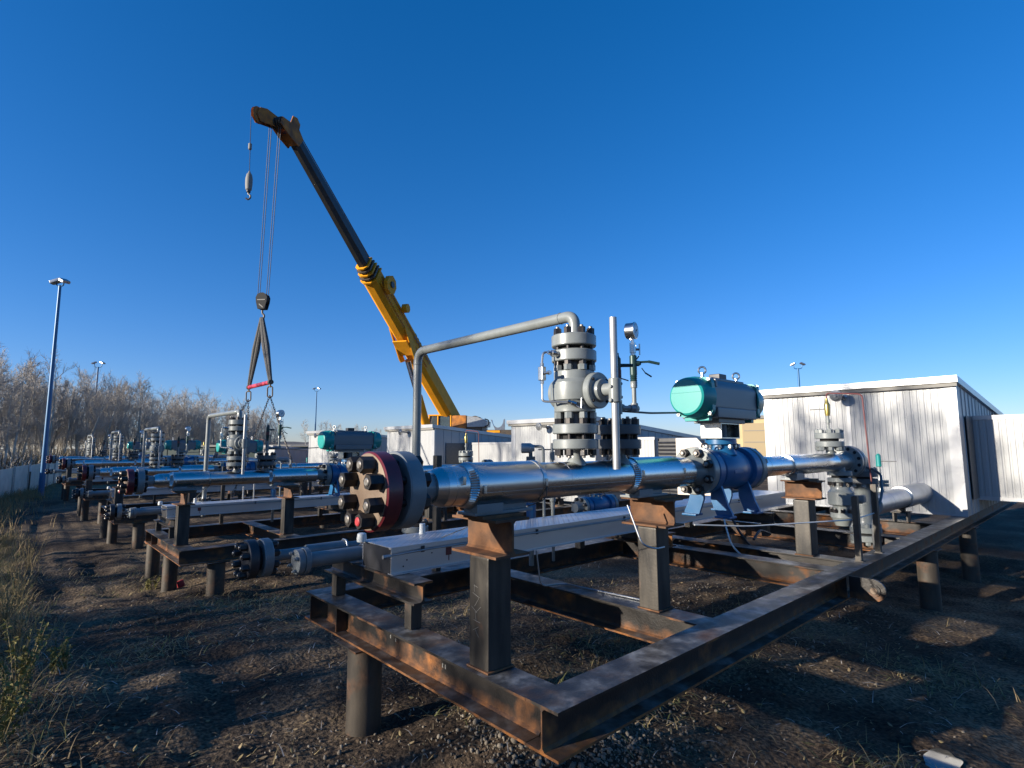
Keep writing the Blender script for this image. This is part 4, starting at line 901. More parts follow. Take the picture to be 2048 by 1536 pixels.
nb = MB(); c = CA+bd*(sC-.62)+bs_*.42+bu*.18; poly = [(.30*math.cos(rad(a)),.36*math.sin(rad(a))) for a in range(22,382,45)] 
nb.prism([(x*1.25,y*1.12) for x,y in poly], c, bd, bu, bs_, .16); drum = t.part('jib_pivot_plate', nb, 'yellow'); t.part('pivot_pin', MB().cyl(c+bs_*.161, c+bs_*.21, .13, seg=16), 'black', drum)
nb = MB(); c = CA+bd*(sC-2.1)+bs_*.40+bu*.36; nb.prism([(.20*math.cos(rad(a)),.20*math.sin(rad(a))) for a in range(22,382,45)], c, bd, bu, bs_, .22); t.part('rope_guide', nb, 'yellow')
lugp = MB(); c = CA+bd*(.372*BL)
lugp.prism([(1.35,-.18),(-.1,-.72),(-.3,-.72),(-.55,-.42),(-.1,-.30),(.65,.05)], c+bs_*.335, bd, bu, bs_, .05); lugp.prism([(1.35,-.18),(-.1,-.72),(-.3,-.72),(-.55,-.42),(-.1,-.30)], c-bs_*.385, bd, bu, bs_, .05); lugp.obox(c-bu*.5+bd*.4, bd, bs_, bu, (.9,.66,.06)); t.part('cylinder_lug', lugp, 'yellow')
pT = c - bu*.68 - bd*.22; pB = Vector((16.0,23.85,1.9)); ld = (pT-pB); LL = ld.length; ld.normalize()
t.part('lift_cylinder_barrel', MB().cyl(pB, pB+ld*LL*.60, .21, seg=20), 'yellow'); t.part('lift_cylinder_rod', MB().cyl(pB+ld*LL*.6, pT, .125, seg=18), 'stainless')
# head with sheaves
hd = MB(); c = CA+bd*(BL-.15)
for sgn in (-1,1):
    hd.prism([(-.35,.19),(-.05,.26),(.02,.44),(.22,.48),(.36,.34),(.30,.06),(.60,-.16),(.52,-.40),(.10,-.34),(-.35,-.20)], c+bs_*(sgn*.19)-bs_*.015, bd, bu, bs_, .03)
hd.obox(c-bd*.1, bd, bs_, bu, (.4,.36,.4)); t.part('boom_head', hd, 'head')
sv = MB()
for k in (-.13,-.05,.05,.13): sv.lathe(c+bd*.46-bu*.24+bs_*(k-.02), bs_, [(0,.17),(.01,.17),(.02,.145),(.03,.17),(.04,.17)], 24)
t.part('head_sheave', sv, 'cranegrey'); t.part('guide_sheave', MB().lathe(c+bd*.02+bu*.36-bs_*.03, bs_, [(0,.10),(.06,.10)], 16), 'cranegrey')
NT = Vector((4.68,16.33,11.52)); nz = MB(); jd = (NT-(c+bd*.3)).normalized(); ju = bs_.cross(jd).normalized()
if ju.z < 0: ju = -ju
L_ = (NT-(c+bd*.3)).length
for sgn in (-1,1): nz.prism([(0,-.22),(L_,-.20),(L_+.12,.0),(L_,.22),(L_*.75,.24),(0,-.02)], c+bd*.3+bs_*(sgn*.1)-bs_*.012, jd, ju, bs_, .024)
nz.lathe(NT-bs_*.04, bs_, [(0,.24),(.03,.20),(.05,.20),(.08,.24)], 24); t.part('auxiliary_nose', nz, 'head')
rp = MB(); wp = Vector((17.6,23.7,3.45)); rp.tube([wp, c+bu*.44+bd*.02],.018,6); rp.tube([c+bu*.46+bd*.02, NT+Vector((0,0,.24))],.014,6); t.part('hoist_rope', rp, 'cable')
# superstructure and carrier
sp_ = MB(); xh = Vector((.67,-.742,0)); yh = Vector((.742,.67,0))              # across the picture / away
O = Vector((16.9,23.4,0))
sp_.obox(O+xh*.55+yh*.2+Vector((0,0,2.3)), xh, yh, UP, (2.4,1.6,1.1), .05); t.part('turntable', sp_, 'cranegrey')
rl = MB(); 
for k in range(5): rl.obox(O+xh*(.62+.0*k)+yh*(-.65)+Vector((0,0,2.05+k*.18)), xh, yh, UP, (.75,.04,.03))
for k in (-.3,.3): rl.obox(O+xh*(.62+k)+yh*(-.66)+Vector((0,0,2.45)), xh, yh, UP, (.04,.04,1.0))
t.part('ladder', rl, 'yellow')
wn_ = MB(); wn_.lathe(O+xh*1.35+yh*-.5+Vector((0,0,3.0)), yh, [(0,.30),(.03,.30),(.03,.22),(.9,.22),(.9,.30),(.93,.30)], 24); t.part('winch_drum', wn_, 'cranegrey')
cw = MB(); cw.prism([(0,0),(1.0,.02),(1.02,.30),(.55,.50),(0,.56)], O+xh*.98+yh*-.72+Vector((0,0,2.72)), xh, UP, yh, 1.4); t.part('counterweight', cw, 'tube'); 
t.part('machinery_housing', MB().obox(O+xh*.55+yh*-.2+Vector((0,0,2.95)), xh, yh, UP, (.80,1.1,.74), .05), 'head'); gr_ = MB(); gr_.tube([O+xh*1.9+yh*-.8+Vector((0,0,3.12)), O+xh*2.12+yh*-.8+Vector((0,0,3.05)), O+xh*2.1+yh*-.8+Vector((0,0,2.80)), O+xh*1.9+yh*-.8+Vector((0,0,2.74))],.03,8,.1); t.part('guard_rail', gr_, 'cranegrey')
cabO = Vector((15.62,23.72,0)); cf = MB()
for (a,b_) in ((0,0),(.58,0),(1.25,0),(0,.95),(1.25,.95)):
    lean = -.14 if a == 0 else 0
    cf.tube([cabO+xh*(a-.04 if a==0 else a)+yh*b_+Vector((0,0,2.1)), cabO+xh*(a-lean)+yh*b_+Vector((0,0,3.30))], .04, 6)
cf.obox(cabO+xh*.68+yh*.48+Vector((0,0,3.33)), xh, yh, UP, (1.22,1.05,.07), .02); cf.obox(cabO+xh*.62+yh*.48+Vector((0,0,2.0)), xh, yh, UP, (1.35,1.0,.35)); cb_o = t.part('cab', cf, 'yellow')
cg = MB(); cg.obox(cabO+xh*.64+yh*.48+Vector((0,0,2.73)), xh, yh, UP, (1.08,.90,1.12)); t.part('cab_window', cg, 'glass', cb_o)
yb = MB(); yb.obox(O+xh*.15+yh*-.45+Vector((0,0,3.22)), xh, yh, UP, (.40,.3,.28), .03); t.part('boom_foot_cover', yb, 'yellow')
cr = MB(); cr.obox(O+yh*.6+xh*.8+Vector((0,0,1.05)), xh, yh, UP, (9.5,2.4,.9), .06); cr.obox(O+yh*.6+xh*-3.6+Vector((0,0,1.6)), xh, yh, UP, (1.8,2.4,.9), .1); t.part('carrier_chassis', cr, 'cranegrey')
for k in (-2.9,-1.6,2.6,3.9):
    for s in (-.55,1.75):
        w_ = MB(); w_.lathe(O+xh*k+yh*(s-.2)+Vector((0,0,.28)), yh, [(0,.45),(.03,.58),(.37,.58),(.4,.45)], 28); tw = t.part('wheel', w_, 'black')
        w_ = MB(); w_.lathe(O+xh*k+yh*(s-.21)+Vector((0,0,.28)), yh, [(0,.1),(.008,.3)], 20); t.part('wheel_rim', w_, 'galv', tw)
# lettering along the boom side
fc = bpy.data.curves.new('boom_lettering', 'FONT'); fc.body = "ZOOMLION"; fc.size = .34; fc.extrude = .003; fc.space_character = 1.08
fo = bpy.data.objects.new('boom_lettering', fc); COL.objects.link(fo); bpy.context.view_layer.update()
fme = bpy.data.meshes.new_from_object(fo); bpy.data.objects.remove(fo); fme.materials.clear(); fme.materials.append(MT['black'])
lo2 = bpy.data.objects.new('boom_lettering', fme); COL.objects.link(lo2); lo2.parent = base_b; tb0 = CA + bd*(.40*BL) + bs_*.372 + bu*.10
mm = Matrix((( -bd.x, bu.x, bs_.x), (-bd.y, bu.y, bs_.y), (-bd.z, bu.z, bs_.z))).to_4x4(); mm.translation = tb0 - Vector((17.0,24.0,-.35)); lo2.matrix_local = mm

# hook block on four falls
HK = Vector((5.50,17.70,6.30)); hs = Vector((.67,-.742,0))
t = Thing('hook_block', HK, 'black striped hook block hanging from the boom head on four wire ropes', 'hook')
hv = Vector((.742,.67,0))
hpl = [(-.17,-.05),(-.11,-.27),(.11,-.27),(.17,-.05),(.185,.10),(.14,.20),(.05,.25),(-.05,.25),(-.14,.20),(-.185,.10)]
hp = MB(); hp.prism(hpl, HK-hv*.10, hs, UP, hv, .03); hp.prism(hpl, HK+hv*.08, hs, UP, hv, .03)
hp.lathe(HK+Vector((0,0,.06))-hv*.07, hv, [(0,.165),(.14,.165)], 24); hp.obox(HK-Vector((0,0,.20)), hs, hv, UP, (.18,.16,.14)); t.part('sheave_block', hp, 'gasket')
st_ = MB(); st_.obox(HK-hv*.103+Vector((0,0,.02)), hs, hv, UP, (.26,.005,.03)); st_.obox(HK-hv*.103+Vector((.0,0,-.17)), (hs-Vector((0,0,.8))).normalized(), hv, UP, (.17,.005,.045)); t.part('hazard_stripe', st_, 'roofgrey')
hk = MB(); hk.tube([HK-Vector((0,0,.29)), HK-Vector((0,0,.40)), HK-Vector((0,0,.45))+hs*.07, HK-Vector((0,0,.55))+hs*.06, HK-Vector((0,0,.58)), HK-Vector((0,0,.54))-hs*.06],.03,8,.04); t.part('hook', hk, 'cranegrey')
rp = MB()
top_c = CA+bd*(BL-.15)+bd*.62-bu*.22
for k,(dx) in enumerate((-.16,-.10,.10,.16)): rp.tube([HK+hs*dx*1.1+Vector((0,0,.2)), top_c+hs*(dx*1.15)],.010,6)
t.part('fall_rope', rp, 'cable')
AB = Vector((4.64,16.72,9.55))
t = Thing('overhaul_ball', AB, 'slim grey overhaul ball with a small hook hanging from the boom nose', 'hook')
ob = MB(); ob.lathe(AB, UP, [(-.25,.05),(-.22,.085),(-.05,.10),(.12,.10),(.25,.075),(.31,.035),(.36,.02)], 20); t.part('ball_weight', ob, 'roofgrey')
ob = MB(); ob.tube([AB+Vector((0,0,-.25)),AB+Vector((0,0,-.36)),AB+hs*.07+Vector((0,0,-.40)),AB+hs*.07+Vector((0,0,-.48)),AB+Vector((0,0,-.53)),AB-hs*.07+Vector((0,0,-.48))],.025,8,.03); ob.lathe(AB, UP, [(-.30,.06),(-.25,.06)], 12); t.part('hook', ob, 'black')
ob = MB(); ob.tube([AB+Vector((0,0,.36)), NT-jd*-.20],.009,6); t.part('whip_rope', ob, 'cable')
ob = MB(); q_ = AB*.45+NT*.55; q_ = AB + (NT+jd*.2-AB)*.52; ob.lathe(q_, UP, [(-.10,.03),(-.08,.05),(.08,.05),(.10,.03)], 12); t.part('switch_weight', ob, 'roofgrey')

# sling set and spreader bar
HB = HK-Vector((0,0,.55))
R1 = Vector((5.38,16.30,3.60)); R2 = Vector((5.44,18.45,3.63))
t = Thing('lifting_sling', HB, 'pair of dark webbing slings spreading down from the hook block', 'sling')
for R_,k in ((R1,1),(R2,-1)):
    for e in (-.035,.035):
        sg = MB(); sg.tube([HB+hs*e*.6, HB*.55+R_*.45+hs*e*1.4, R_+hs*e*.6],[.05,.075,.04],10); t.part('sling_leg', sg, 'sling')
t = Thing('spreader_bar', (R1+R2)/2, 'red spreader bar hanging between two chain rings', 'spreader bar')
dvec = (R2-R1).normalized(); t.part('bar', MB().cyl(R1-dvec*.05, R2+dvec*.05, .062, seg=16), 'barred')
for R_ in (R1,R2): t.part('end_shackle', MB().lathe(R_-dvec*.07, dvec, [(0,.072),(.13,.072)], 14), 'cranegrey')
t.part('bar_label', MB().obox((R1+R2)/2-hv*.06, dvec, hv, UP, (.22,.02,.05)), 'conduit')
def chain(nm, R_, ends, label):
    t = Thing(nm, R_-Vector((0,0,.3)), label, 'chain', 'chain legs under the spreader bar'); 
    rg = MB(); c = R_-Vector((0,0,.33)); 
    pts_ = [c+Vector((0,0,.10))+hs*(.08*math.cos(a))+Vector((0,0,.06*math.sin(a)+(.05 if math.sin(a)>0 else -.15))) for a in np.linspace(0,2*math.pi,15)]
    rg.tube(pts_,.020,8); rg.tube([R_-Vector((0,0,.06)), c+Vector((0,0,.18))],.025,8); t.part('master_link', rg, 'cranegrey')
    for e in ends:
        cg_ = MB(); a = c-Vector((0,0,.06)); e = Vector(e); L = (e-a).length; d = (e-a)/L; n_ = int(L/.085); _,u,v = cg_.frame(d)
        for i in range(n_):
            p = a + d*(i+.5)*L/n_; w = u if i%2 else v; hl = L/n_*.62
            cg_.tube([p-d*hl+w*.012,p-d*hl*.4+w*.022,p+d*hl*.4+w*.022,p+d*hl+w*.012,p+d*hl-w*.012,p+d*hl*.4-w*.022,p-d*hl*.4-w*.022,p-d*hl-w*.012,p-d*hl+w*.012],.0085,4)
        t.part('chain_leg', cg_, 'cranegrey')
chain('chain_sling', R1, [(5.66,14.2,.45),(3.9,14.2,.45)], 'chain pair under the higher right end of the red bar')
chain('chain_sling', R2, [(5.0,16.6,.45),(3.6,16.6,.45)], 'chain pair under the lower left end of the red bar')

# crane boom rest dolly behind the sheds
t = Thing('boom_dolly', (21.5,25.2,-.3), 'dark trailer with a curved boom cradle and yellow strip, behind the sheds', 'trailer')
DO = Vector((21.4,25.3,0)); dm = MB(); dm.obox(DO+Vector((0,0,2.62)), xh, yh, UP, (2.6,2.0,.16)); dm.obox(DO+xh*.9+Vector((0,0,2.45)), xh, yh, UP, (1.6,2.0,.2)); t.part('deck', dm, 'cranegrey')
dm = MB(); dm.obox(DO+xh*.1-yh*1.01+Vector((0,0,2.60)), xh, yh, UP, (.85,.02,.13)); t.part('yellow_strip', dm, 'yellow')
dm = MB(); pl = [(-.42,.62)]+[(.34*math.cos(a),.60+.46*math.sin(a)) for a in np.linspace(math.pi,2*math.pi,9)]+[(.42,.66),(.40,0),(-.15,0)]; dm.prism(pl, DO+xh*.35-yh*.6+Vector((0,0,2.70)), xh, UP, yh, .25); t.part('boom_cradle', dm, 'galv')
dm = MB(); dm.obox(DO-xh*.55-yh*.4+Vector((0,0,2.83)), xh, yh, UP, (.5,.5,.26), .05); dm.obox(DO-xh*.9-yh*.6+Vector((0,0,2.78)), xh, yh, UP, (.2,.3,.18)); t.part('gear_box', dm, 'galv')
dm = MB()
for k in (-.9,.9):
    for s in (-.9,.7): dm.lathe(DO+xh*k+yh*s+Vector((0,0,.25)), yh, [(0,.5),(.25,.5)], 20)
dm.obox(DO+Vector((0,0,1.5)), xh, yh, UP, (2.2,.6,2.0)); t.part('running_gear', dm, 'black')

# ------------------------------------------------------------------ bare trees
def tree_variant(seed, h=10.5, spread=1.0, fine=True):
    r = random.Random(seed); tv = []; tf = []; cv = []; cf_ = []
    def tube3(V, F, pts, r0, r1, k):
        n = len(pts); base = len(V)
        for i, p in enumerate(pts):
            d = (pts[min(i+1,n-1)]-pts[max(i-1,0)]).normalized(); u = d.orthogonal().normalized(); v = d.cross(u); rr = r0+(r1-r0)*i/(n-1)
            for j in range(k): a = 2*math.pi*j/k; V.append(p + (u*math.cos(a)+v*math.sin(a))*rr)
        for i in range(n-1):
            for j in range(k): a = base+i*k+j; b_ = base+i*k+(j+1)%k; F.append((a,b_,b_+k,a+k))
    def path(p, d, L, n, wob, upw):
        out = [p.copy()]; q = p.copy(); d = d.copy()
        for i in range(n):
            d = (d + Vector((r.gauss(0,wob),r.gauss(0,wob),r.gauss(0,wob)+upw))).normalized(); q = q + d*L/n; out.append(q.copy())
        return out, d
    stems = 1 if r.random() < .7 else 2
    for s_ in range(stems):
        d0 = Vector((r.gauss(0,.10),r.gauss(0,.10),1)).normalized(); hh = h*(1 if s_ == 0 else .8)
        tp, _ = path(Vector((r.gauss(0,.12)*s_*2,r.gauss(0,.12)*s_*2,-.3)), d0, hh*.93, 9, .055, .03)
        tube3(tv, tf, tp, .105*hh/8, .014, 7)
        n1 = 22
        for i in range(n1):
            f = .22 + .76*(i+r.random())/n1; k = min(int(f*9), 8); p = tp[k].lerp(tp[k+1], f*9-k); az = r.random()*6.283; el = .35+.75*f+r.gauss(0,.15)
            d = Vector((math.cos(az)*math.cos(el),math.sin(az)*math.cos(el),math.sin(el))); L = hh*(.34-.22*f)*(.7+.6*r.random())*spread
            bp_, _ = path(p, d, L, 5, .16, .10); tube3(cv, cf_, bp_, .030*hh/10*(1.15-f*.7), .008, 4)
            for j in range(9):
                g = .2+.8*(j+r.random())/9; k2 = min(int(g*5),4); p2 = bp_[k2].lerp(bp_[k2+1], g*5-k2); d2 = (bp_[k2+1]-bp_[k2]).normalized()
                d2 = (d2 + Vector((r.gauss(0,.6),r.gauss(0,.6),r.gauss(0,.5)+.2))).normalized(); L2 = L*.42*(.5+.8*r.random())
                b2, _ = path(p2, d2, L2, 3, .22, .10); tube3(cv, cf_, b2, .0125, .006, 3)
                for m_ in range(7):
                    g2 = .25+.75*r.random(); k3 = min(int(g2*3),2); p3 = b2[k3].lerp(b2[k3+1], g2*3-k3); d3 = ((b2[k3+1]-b2[k3]).normalized() + Vector((r.gauss(0,.7),r.gauss(0,.7),r.gauss(0,.5)+.25))).normalized()
                    b3, _ = path(p3, d3, L2*.5*(.5+r.random()), 2, .25, .1); tube3(cv, cf_, b3, .008, .005, 3)
    def mk(nm, V, F, m):
        me = bpy.data.meshes.new(nm); me.from_pydata([tuple(v) for v in V], [], F); me.materials.append(MT[m]); me.polygons.foreach_set('use_smooth',[True]*len(me.polygons)); return me
    return mk('trunk', tv, tf, 'bark'), mk('crown', cv, cf_, 'twig')
VAR = [tree_variant(i+11, 10.5, 1.0 if i%2 else .8) for i in range(6)]
def put_tree(i, x, y, z, sc, rot, label, group):
    tm, cm = VAR[i % len(VAR)]
    r_ = bpy.data.objects.new('bare_tree', None); COL.objects.link(r_); r_.location = (x,y,z); r_.rotation_euler = (0,0,rot); r_.scale = (sc[0],sc[0],sc[1]); tag(r_, label, 'tree', group)
    for nm, m_ in (('trunk',tm),('crown',cm)):
        o = bpy.data.objects.new(nm, m_); COL.objects.link(o); o.parent = r_
rr = random.Random(5)
edge = [(-9,60),(-.8,66),(5.1,76.9),(14,89),(26.5,101),(39,109)]
def along(pts, s):
    Ls = [math.hypot(b[0]-a[0],b[1]-a[1]) for a,b in zip(pts,pts[1:])]; s *= sum(Ls)
    for (a,b),L in zip(zip(pts,pts[1:]),Ls):
        if s <= L: f = s/L; return a[0]+(b[0]-a[0])*f, a[1]+(b[1]-a[1])*f
        s -= L
    return pts[-1]
NT_ = 0
for row, (cnt, back) in enumerate(((46,0),(44,5),(40,10),(34,16))):
    for i in range(cnt):
        x, y = along(edge, (i+rr.random()*.9)/cnt); s = (i+.5)/cnt
        h = (1.0 + .06*math.sin(i*.9) + rr.uniform(-.13,.13))*(1.02 - .10*s)
        if row == 0 and s > .9: h *= .8
        x += rr.gauss(0,.8); y += back + rr.gauss(0,1.0)
        put_tree(rr.randrange(6), x, y, -.5, (rr.uniform(.85,1.15)*h, h), rr.random()*6.28, 'bare grey brown tree in the dense leafless wood along the left horizon', 'bare trees of the wood on the left'); NT_ += 1
lab2 = 'small bare rounded tree in the distant row left of the crane'
for i,(px,h) in enumerate(((614,.62),(641,.55),(653,.57),(664,.55),(676,.48),(690,.5),(703,.5),(716,.48),(731,.42),(745,.42),(760,.36))):
    a = yaw - math.atan((px-1024)/1096.3); R = 165/math.cos(yaw-a)
    put_tree(i+1, R*math.cos(a), R*math.sin(a), 1.5, (1.25*h+.1, 1.15*h+.12), i*1.3, lab2, 'distant row of small bare trees')

# brush at the foot of the wood
def brush(name, n, posf, hf, wid, mats, label, cat, lean=.35):
    V = []; F = []; MI = []
    for i in range(n):
        x,y = posf(i); h = hf(i); z = G(x,y) if abs(x) < 60 and y < 60 else -.5; a = rr.random()*6.28; dx,dy = math.cos(a)*wid/2, math.sin(a)*wid/2
        lx,ly = rr.gauss(0,lean)*h, rr.gauss(0,lean)*h; b = len(V)
        V += [(x-dx,y-dy,z-.02),(x+dx,y+dy,z-.02),(x+lx*.4+dx*.7,y+ly*.4+dy*.7,z+h*.55),(x+lx*.4-dx*.7,y+ly*.4-dy*.7,z+h*.55),(x+lx,y+ly,z+h*(.95-.25*abs(lx)/max(h,.01)))]
        F += [(b,b+1,b+2,b+3),(b+3,b+2,b+4)]; k = rr.randrange(len(mats)); MI += [k,k]
    return stuff_mesh(name, V, F, mats, MI, label, cat)
def pw(i):
    x,y = along(edge, rr.random()); return x+rr.gauss(0,.8), y+rr.uniform(-3,9)
brush('brush', 14000, pw, lambda i: rr.uniform(.6,2.6), .07, ['twig','twig','straw','pile'], 'grey brown undergrowth at the foot of the wood', 'brush')
def pl_(i):
    y = rr.uniform(14,44); x = -.8+ (y-20)*.045 + rr.gauss(0,.55) + (0.5 if y>30 else 0); return x, y
brush('dry_grass', 8000, pl_, lambda i: rr.uniform(.10,.45), .012, ['straw','straw','leaf'], 'tall dry grass along the fence', 'grass')

# trees and scrub beyond the left edge of the frame, which shade the yard
sh = random.Random(21)
for i in range(22):
    y = -9 + 38*(i+sh.random())/22; x = -sh.uniform(7.5,14)
    if -1.6 < y - (2.13+(2.9-x)*.28) < 1.5: continue
    put_tree(i, x, y, -.3, (sh.uniform(.7,1.0), sh.uniform(.62,.95)), sh.random()*6.28, 'low bare tree added out of view to shade the pipe and flange', 'bare trees shading the yard')
for i,(x,y,h,w) in enumerate(((-8.0,4.35,.42,.6),(-7.5,5.25,.40,.55),(-9.2,5.9,.44,.55))): put_tree(i+2, x, y, -.3, (w,h), i*1.7, 'low bare tree added out of view to shade the pipe and flange', 'bare trees shading the yard')  # short unseen trees added to shade the flange, pipe and posts
CL = [(-7.2,2.2,.5),(-7.6,3.1,.5),(-7.0,3.9,.45),(-8.5,1.0,.6),(-8.0,-.6,.8),(-8.2,7.0,.2),(-7.4,8.4,.2),(-8.6,9.4,.4),(-7.8,11.0,.25),(-8.4,12.6,.5),(-7.6,14.6,.3),(-8.0,16.8,.5),(-7.5,19.0,.35),(-8.2,21.5,.6),(-7.8,24.5,.4),(-8.5,0.2,.5)]  # unseen scrub clumps, spaced with gaps to lay bands of shade
for i,(x,y,h) in enumerate(((-16,10.6,1.05),(-14,11.6,1.))): put_tree(i, x, y, -.3, (h,h), i*1.1, 'low bare tree added out of view to shade the pipe and flange', 'bare trees shading the yard')  # unseen trees added for dappled shade on the shed front
def ps(i):
    c = CL[i % len(CL)] if i % 4 else CL[i % 5]; return c[0]+rr.gauss(0,.7), c[1]+rr.gauss(0,c[2])
def hs_(i): return rr.uniform(.5,2.6)
brush('scrub', 4200, ps, hs_, .07, ['twig','bark'], 'leafless scrub set out of view in clumps to shade the yard', 'scrub', .3)

# ------------------------------------------------------------------ ground litter
def gpos(cx, cy, sx_, sy_): return cx+rr.gauss(0,sx_), cy+rr.gauss(0,sy_)
ico = bmesh.new(); bmesh.ops.create_icosphere(ico, subdivisions=1, radius=1); IV = [v.co.copy() for v in ico.verts]; IF = [[v.index for v in f.verts] for f in ico.faces]; ico.free()
V = []; F = []
for i in range(5600):
    q_ = i % 10
    if q_ < 5: x,y = gpos(2.55,2.35,.34,.30)
    elif q_ < 7: x,y = gpos(1.35,2.2,.35,.7)
    elif q_ < 9: x,y = rr.uniform(2.0,7.5), rr.uniform(1.8,4.0)
    else: x,y = rr.uniform(.1,5), rr.uniform(.6,8)
    s = abs(rr.gauss(0,.006))+.004; s = min(s,.02) if rr.random() > .012 else .026; z = G(x,y); m3 = Euler((rr.random()*6,rr.random()*6,rr.random()*6)).to_matrix(); b = len(V); e = (1,rr.uniform(.6,1),rr.uniform(.45,.8))
    for v in IV: w = m3 @ Vector((v.x*e[0],v.y*e[1],v.z*e[2])); V.append((x+w.x*s,y+w.y*s,z+w.z*s*.9+s*.25))
    F += [[b+k for k in f] for f in IF]
stuff_mesh('gravel', V, F, ['stone'], None, 'loose pebbles and gravel under and around the nearest skid', 'gravel', True)
def blades(name, n, posf, lenf, mats, label, flat=.6, w0=.0035):
    V = []; F = []; MI = []
    for i in range(n):
        x,y = posf(i); L = lenf(i); z = G(x,y); a = rr.random()*6.283; el = abs(rr.gauss(flat,.35)); w = w0*(.6+.8*rr.random()); px,py = -math.sin(a)*w, math.cos(a)*w; b = len(V)
        p = [(0,0)]; r_,h_ = 0.,0.
        for k in range(3): r_ += L/3*math.cos(max(el-.35*k,-.3)); h_ += L/3*math.sin(max(el-.35*k,-.3)); p.append((r_,h_))
        for k,(r1,h1) in enumerate(p):
            s = 1-.3*k; V += [(x+math.cos(a)*r1-px*s, y+math.sin(a)*r1-py*s, z+h1+.003),(x+math.cos(a)*r1+px*s, y+math.sin(a)*r1+py*s, z+h1+.003)]
        for k in range(3): F.append((b+2*k,b+2*k+1,b+2*k+3,b+2*k+2))
        m_ = rr.randrange(len(mats)); MI += [m_]*3
    return stuff_mesh(name, V, F, mats, MI, label, 'grass')
tufts = [(2.55,2.95,.22),(3.35,2.5,.3),(4.6,2.6,.3),(2.05,7.2,.35),(2.6,6.8,.4),(3.2,6.4,.4),(2.3,7.8,.4),(2.9,5.9,.5),(3.5,1.0,.15),(5.6,1.2,.25),(4.0,3.2,.3),(6.2,2.7,.3),(1.6,9.9,.4),(1.2,11.2,.5),(1.0,6.0,.3),(3.9,5.2,.5),(5.2,5.5,.6)]
def pt(i): c = tufts[rr.randrange(len(tufts))]; return gpos(c[0],c[1],c[2],c[2])
blades('ground_grass', 6500, pt, lambda i: rr.uniform(.05,.20), ['straw','straw','weed','leaf'], 'straw coloured grass tufts lying on the soil', .32)
def pa(i): return rr.uniform(-.3,8), rr.uniform(.8,13)
blades('straw_litter', 6000, pa, lambda i: rr.uniform(.04,.17), ['straw','leaf','twig'], 'loose straw and stalks scattered on the soil', .06, .0028)
def pleft(i):
    t_ = rr.random()**.8; y = 3.7+ t_*15; x = -.10 + .55*abs(rr.gauss(0,.5)) - .004*y; return x, y
blades('verge_grass', 9000, pleft, lambda i: rr.uniform(.06,.24)*(1.0 if rr.random() < .9 else 1.6), ['straw','straw','weed','leaf','leaf'], 'rough half dry grass verge at the lower left', .85, .003)
V = []; F = []; MI = []
for i in range(2400):
    x,y = (rr.uniform(-.2,7), rr.uniform(.7,11)) if i%3 else gpos(.25,3.0,.3,1.2); z = G(x,y)+.008; s = rr.uniform(.008,.024); m3 = Euler((rr.gauss(0,.35),rr.gauss(0,.35),rr.random()*6.28)).to_matrix(); b = len(V)
    for (u,v,w) in ((-1,0,.1),(-.3,.5,.0),(.5,.42,.12),(1.1,0,.25),(.5,-.42,.12),(-.3,-.5,0)):
        q_ = m3 @ Vector((u*s,v*s,w*s)); V.append((x+q_.x,y+q_.y,z+q_.z))
    F += [(b,b+1,b+2,b+3),(b,b+3,b+4,b+5)]; k = rr.randrange(3); MI += [k,k]
stuff_mesh('fallen_leaves', V, F, ['leaf','straw','leaf'], MI, 'fallen dry leaves scattered on the dark soil', 'leaves')

# leafy weeds and dry stalks at the left edge
def weed(x, y, h, label, ylw=True, n=7, seed=0):
    q = random.Random(seed); z = G(x,y); t = Thing('weed', (x,y,z), label, 'weed', None); st = MB(); V = []; F = []
    lf_ = bmesh.new()
    for i in range(n):
        a = q.random()*6.28; ln = q.uniform(.1,.45); L = h*q.uniform(.6,1.05); p0 = Vector((x+q.gauss(0,.03),y+q.gauss(0,.03),z-.02)); p1 = p0+Vector((math.cos(a)*ln*L*.5,math.sin(a)*ln*L*.5,L*.6)); p2 = p0+Vector((math.cos(a)*ln*L,math.sin(a)*ln*L,L))
        st.tube([p0,p1,p2],[.004,.003,.0015],5)
        for k in range(44 if ylw else 12):
            f = q.uniform(.15,1); p = (p0.lerp(p1,f*2) if f<.5 else p1.lerp(p2,f*2-1)); s = q.uniform(.009,.026)*(1 if ylw else .8); m3 = Euler((q.gauss(0,.7),q.gauss(0,.7),q.random()*6.28)).to_matrix()
            vs = [lf_.verts.new(p + m3 @ Vector((u*s,v*s,w*s))) for (u,v,w) in ((0,0,0),(.5,.35,.1),(1.1,.3,.0),(1.7,0,-.2),(1.1,-.3,0),(.5,-.35,.1))]
            lf_.faces.new((vs[0],vs[1],vs[2],vs[3])); lf_.faces.new((vs[0],vs[3],vs[4],vs[5]))
    t.part('stem', st, 'straw'); m_ = MB(); m_.bm.free(); m_.bm = lf_; t.part('foliage', m_, 'yleaf' if ylw else 'straw')
weed(.15,5.0,.52,'leafy yellow green weed at the lower left corner, tallest of the green ones',True,14,1)
weed(.05,4.35,.34,'low green weed at the very bottom left of the frame',True,12,2)
weed(.40,5.75,.26,'small yellow leaved weed right of the tall leafy weed',True,10,3)
weed(.16,6.6,.50,'bushy dry weed with few pale leaves behind the tall leafy weed',False,22,4)
weed(.20,9.2,.55,'dry brown stalks on the left verge, nearer clump',False,16,5)
weed(.36,12.6,.80,'tall dry brown stalks on the left verge, farther clump beside the path',False,12,6)
weed(.06,7.7,.60,'dense dry weed between the leafy weed and the stalk clumps',False,20,7)
weed(1.62,9.55,.20,'small weed with leaves beside the pale pile of the second skid',True,6,8)
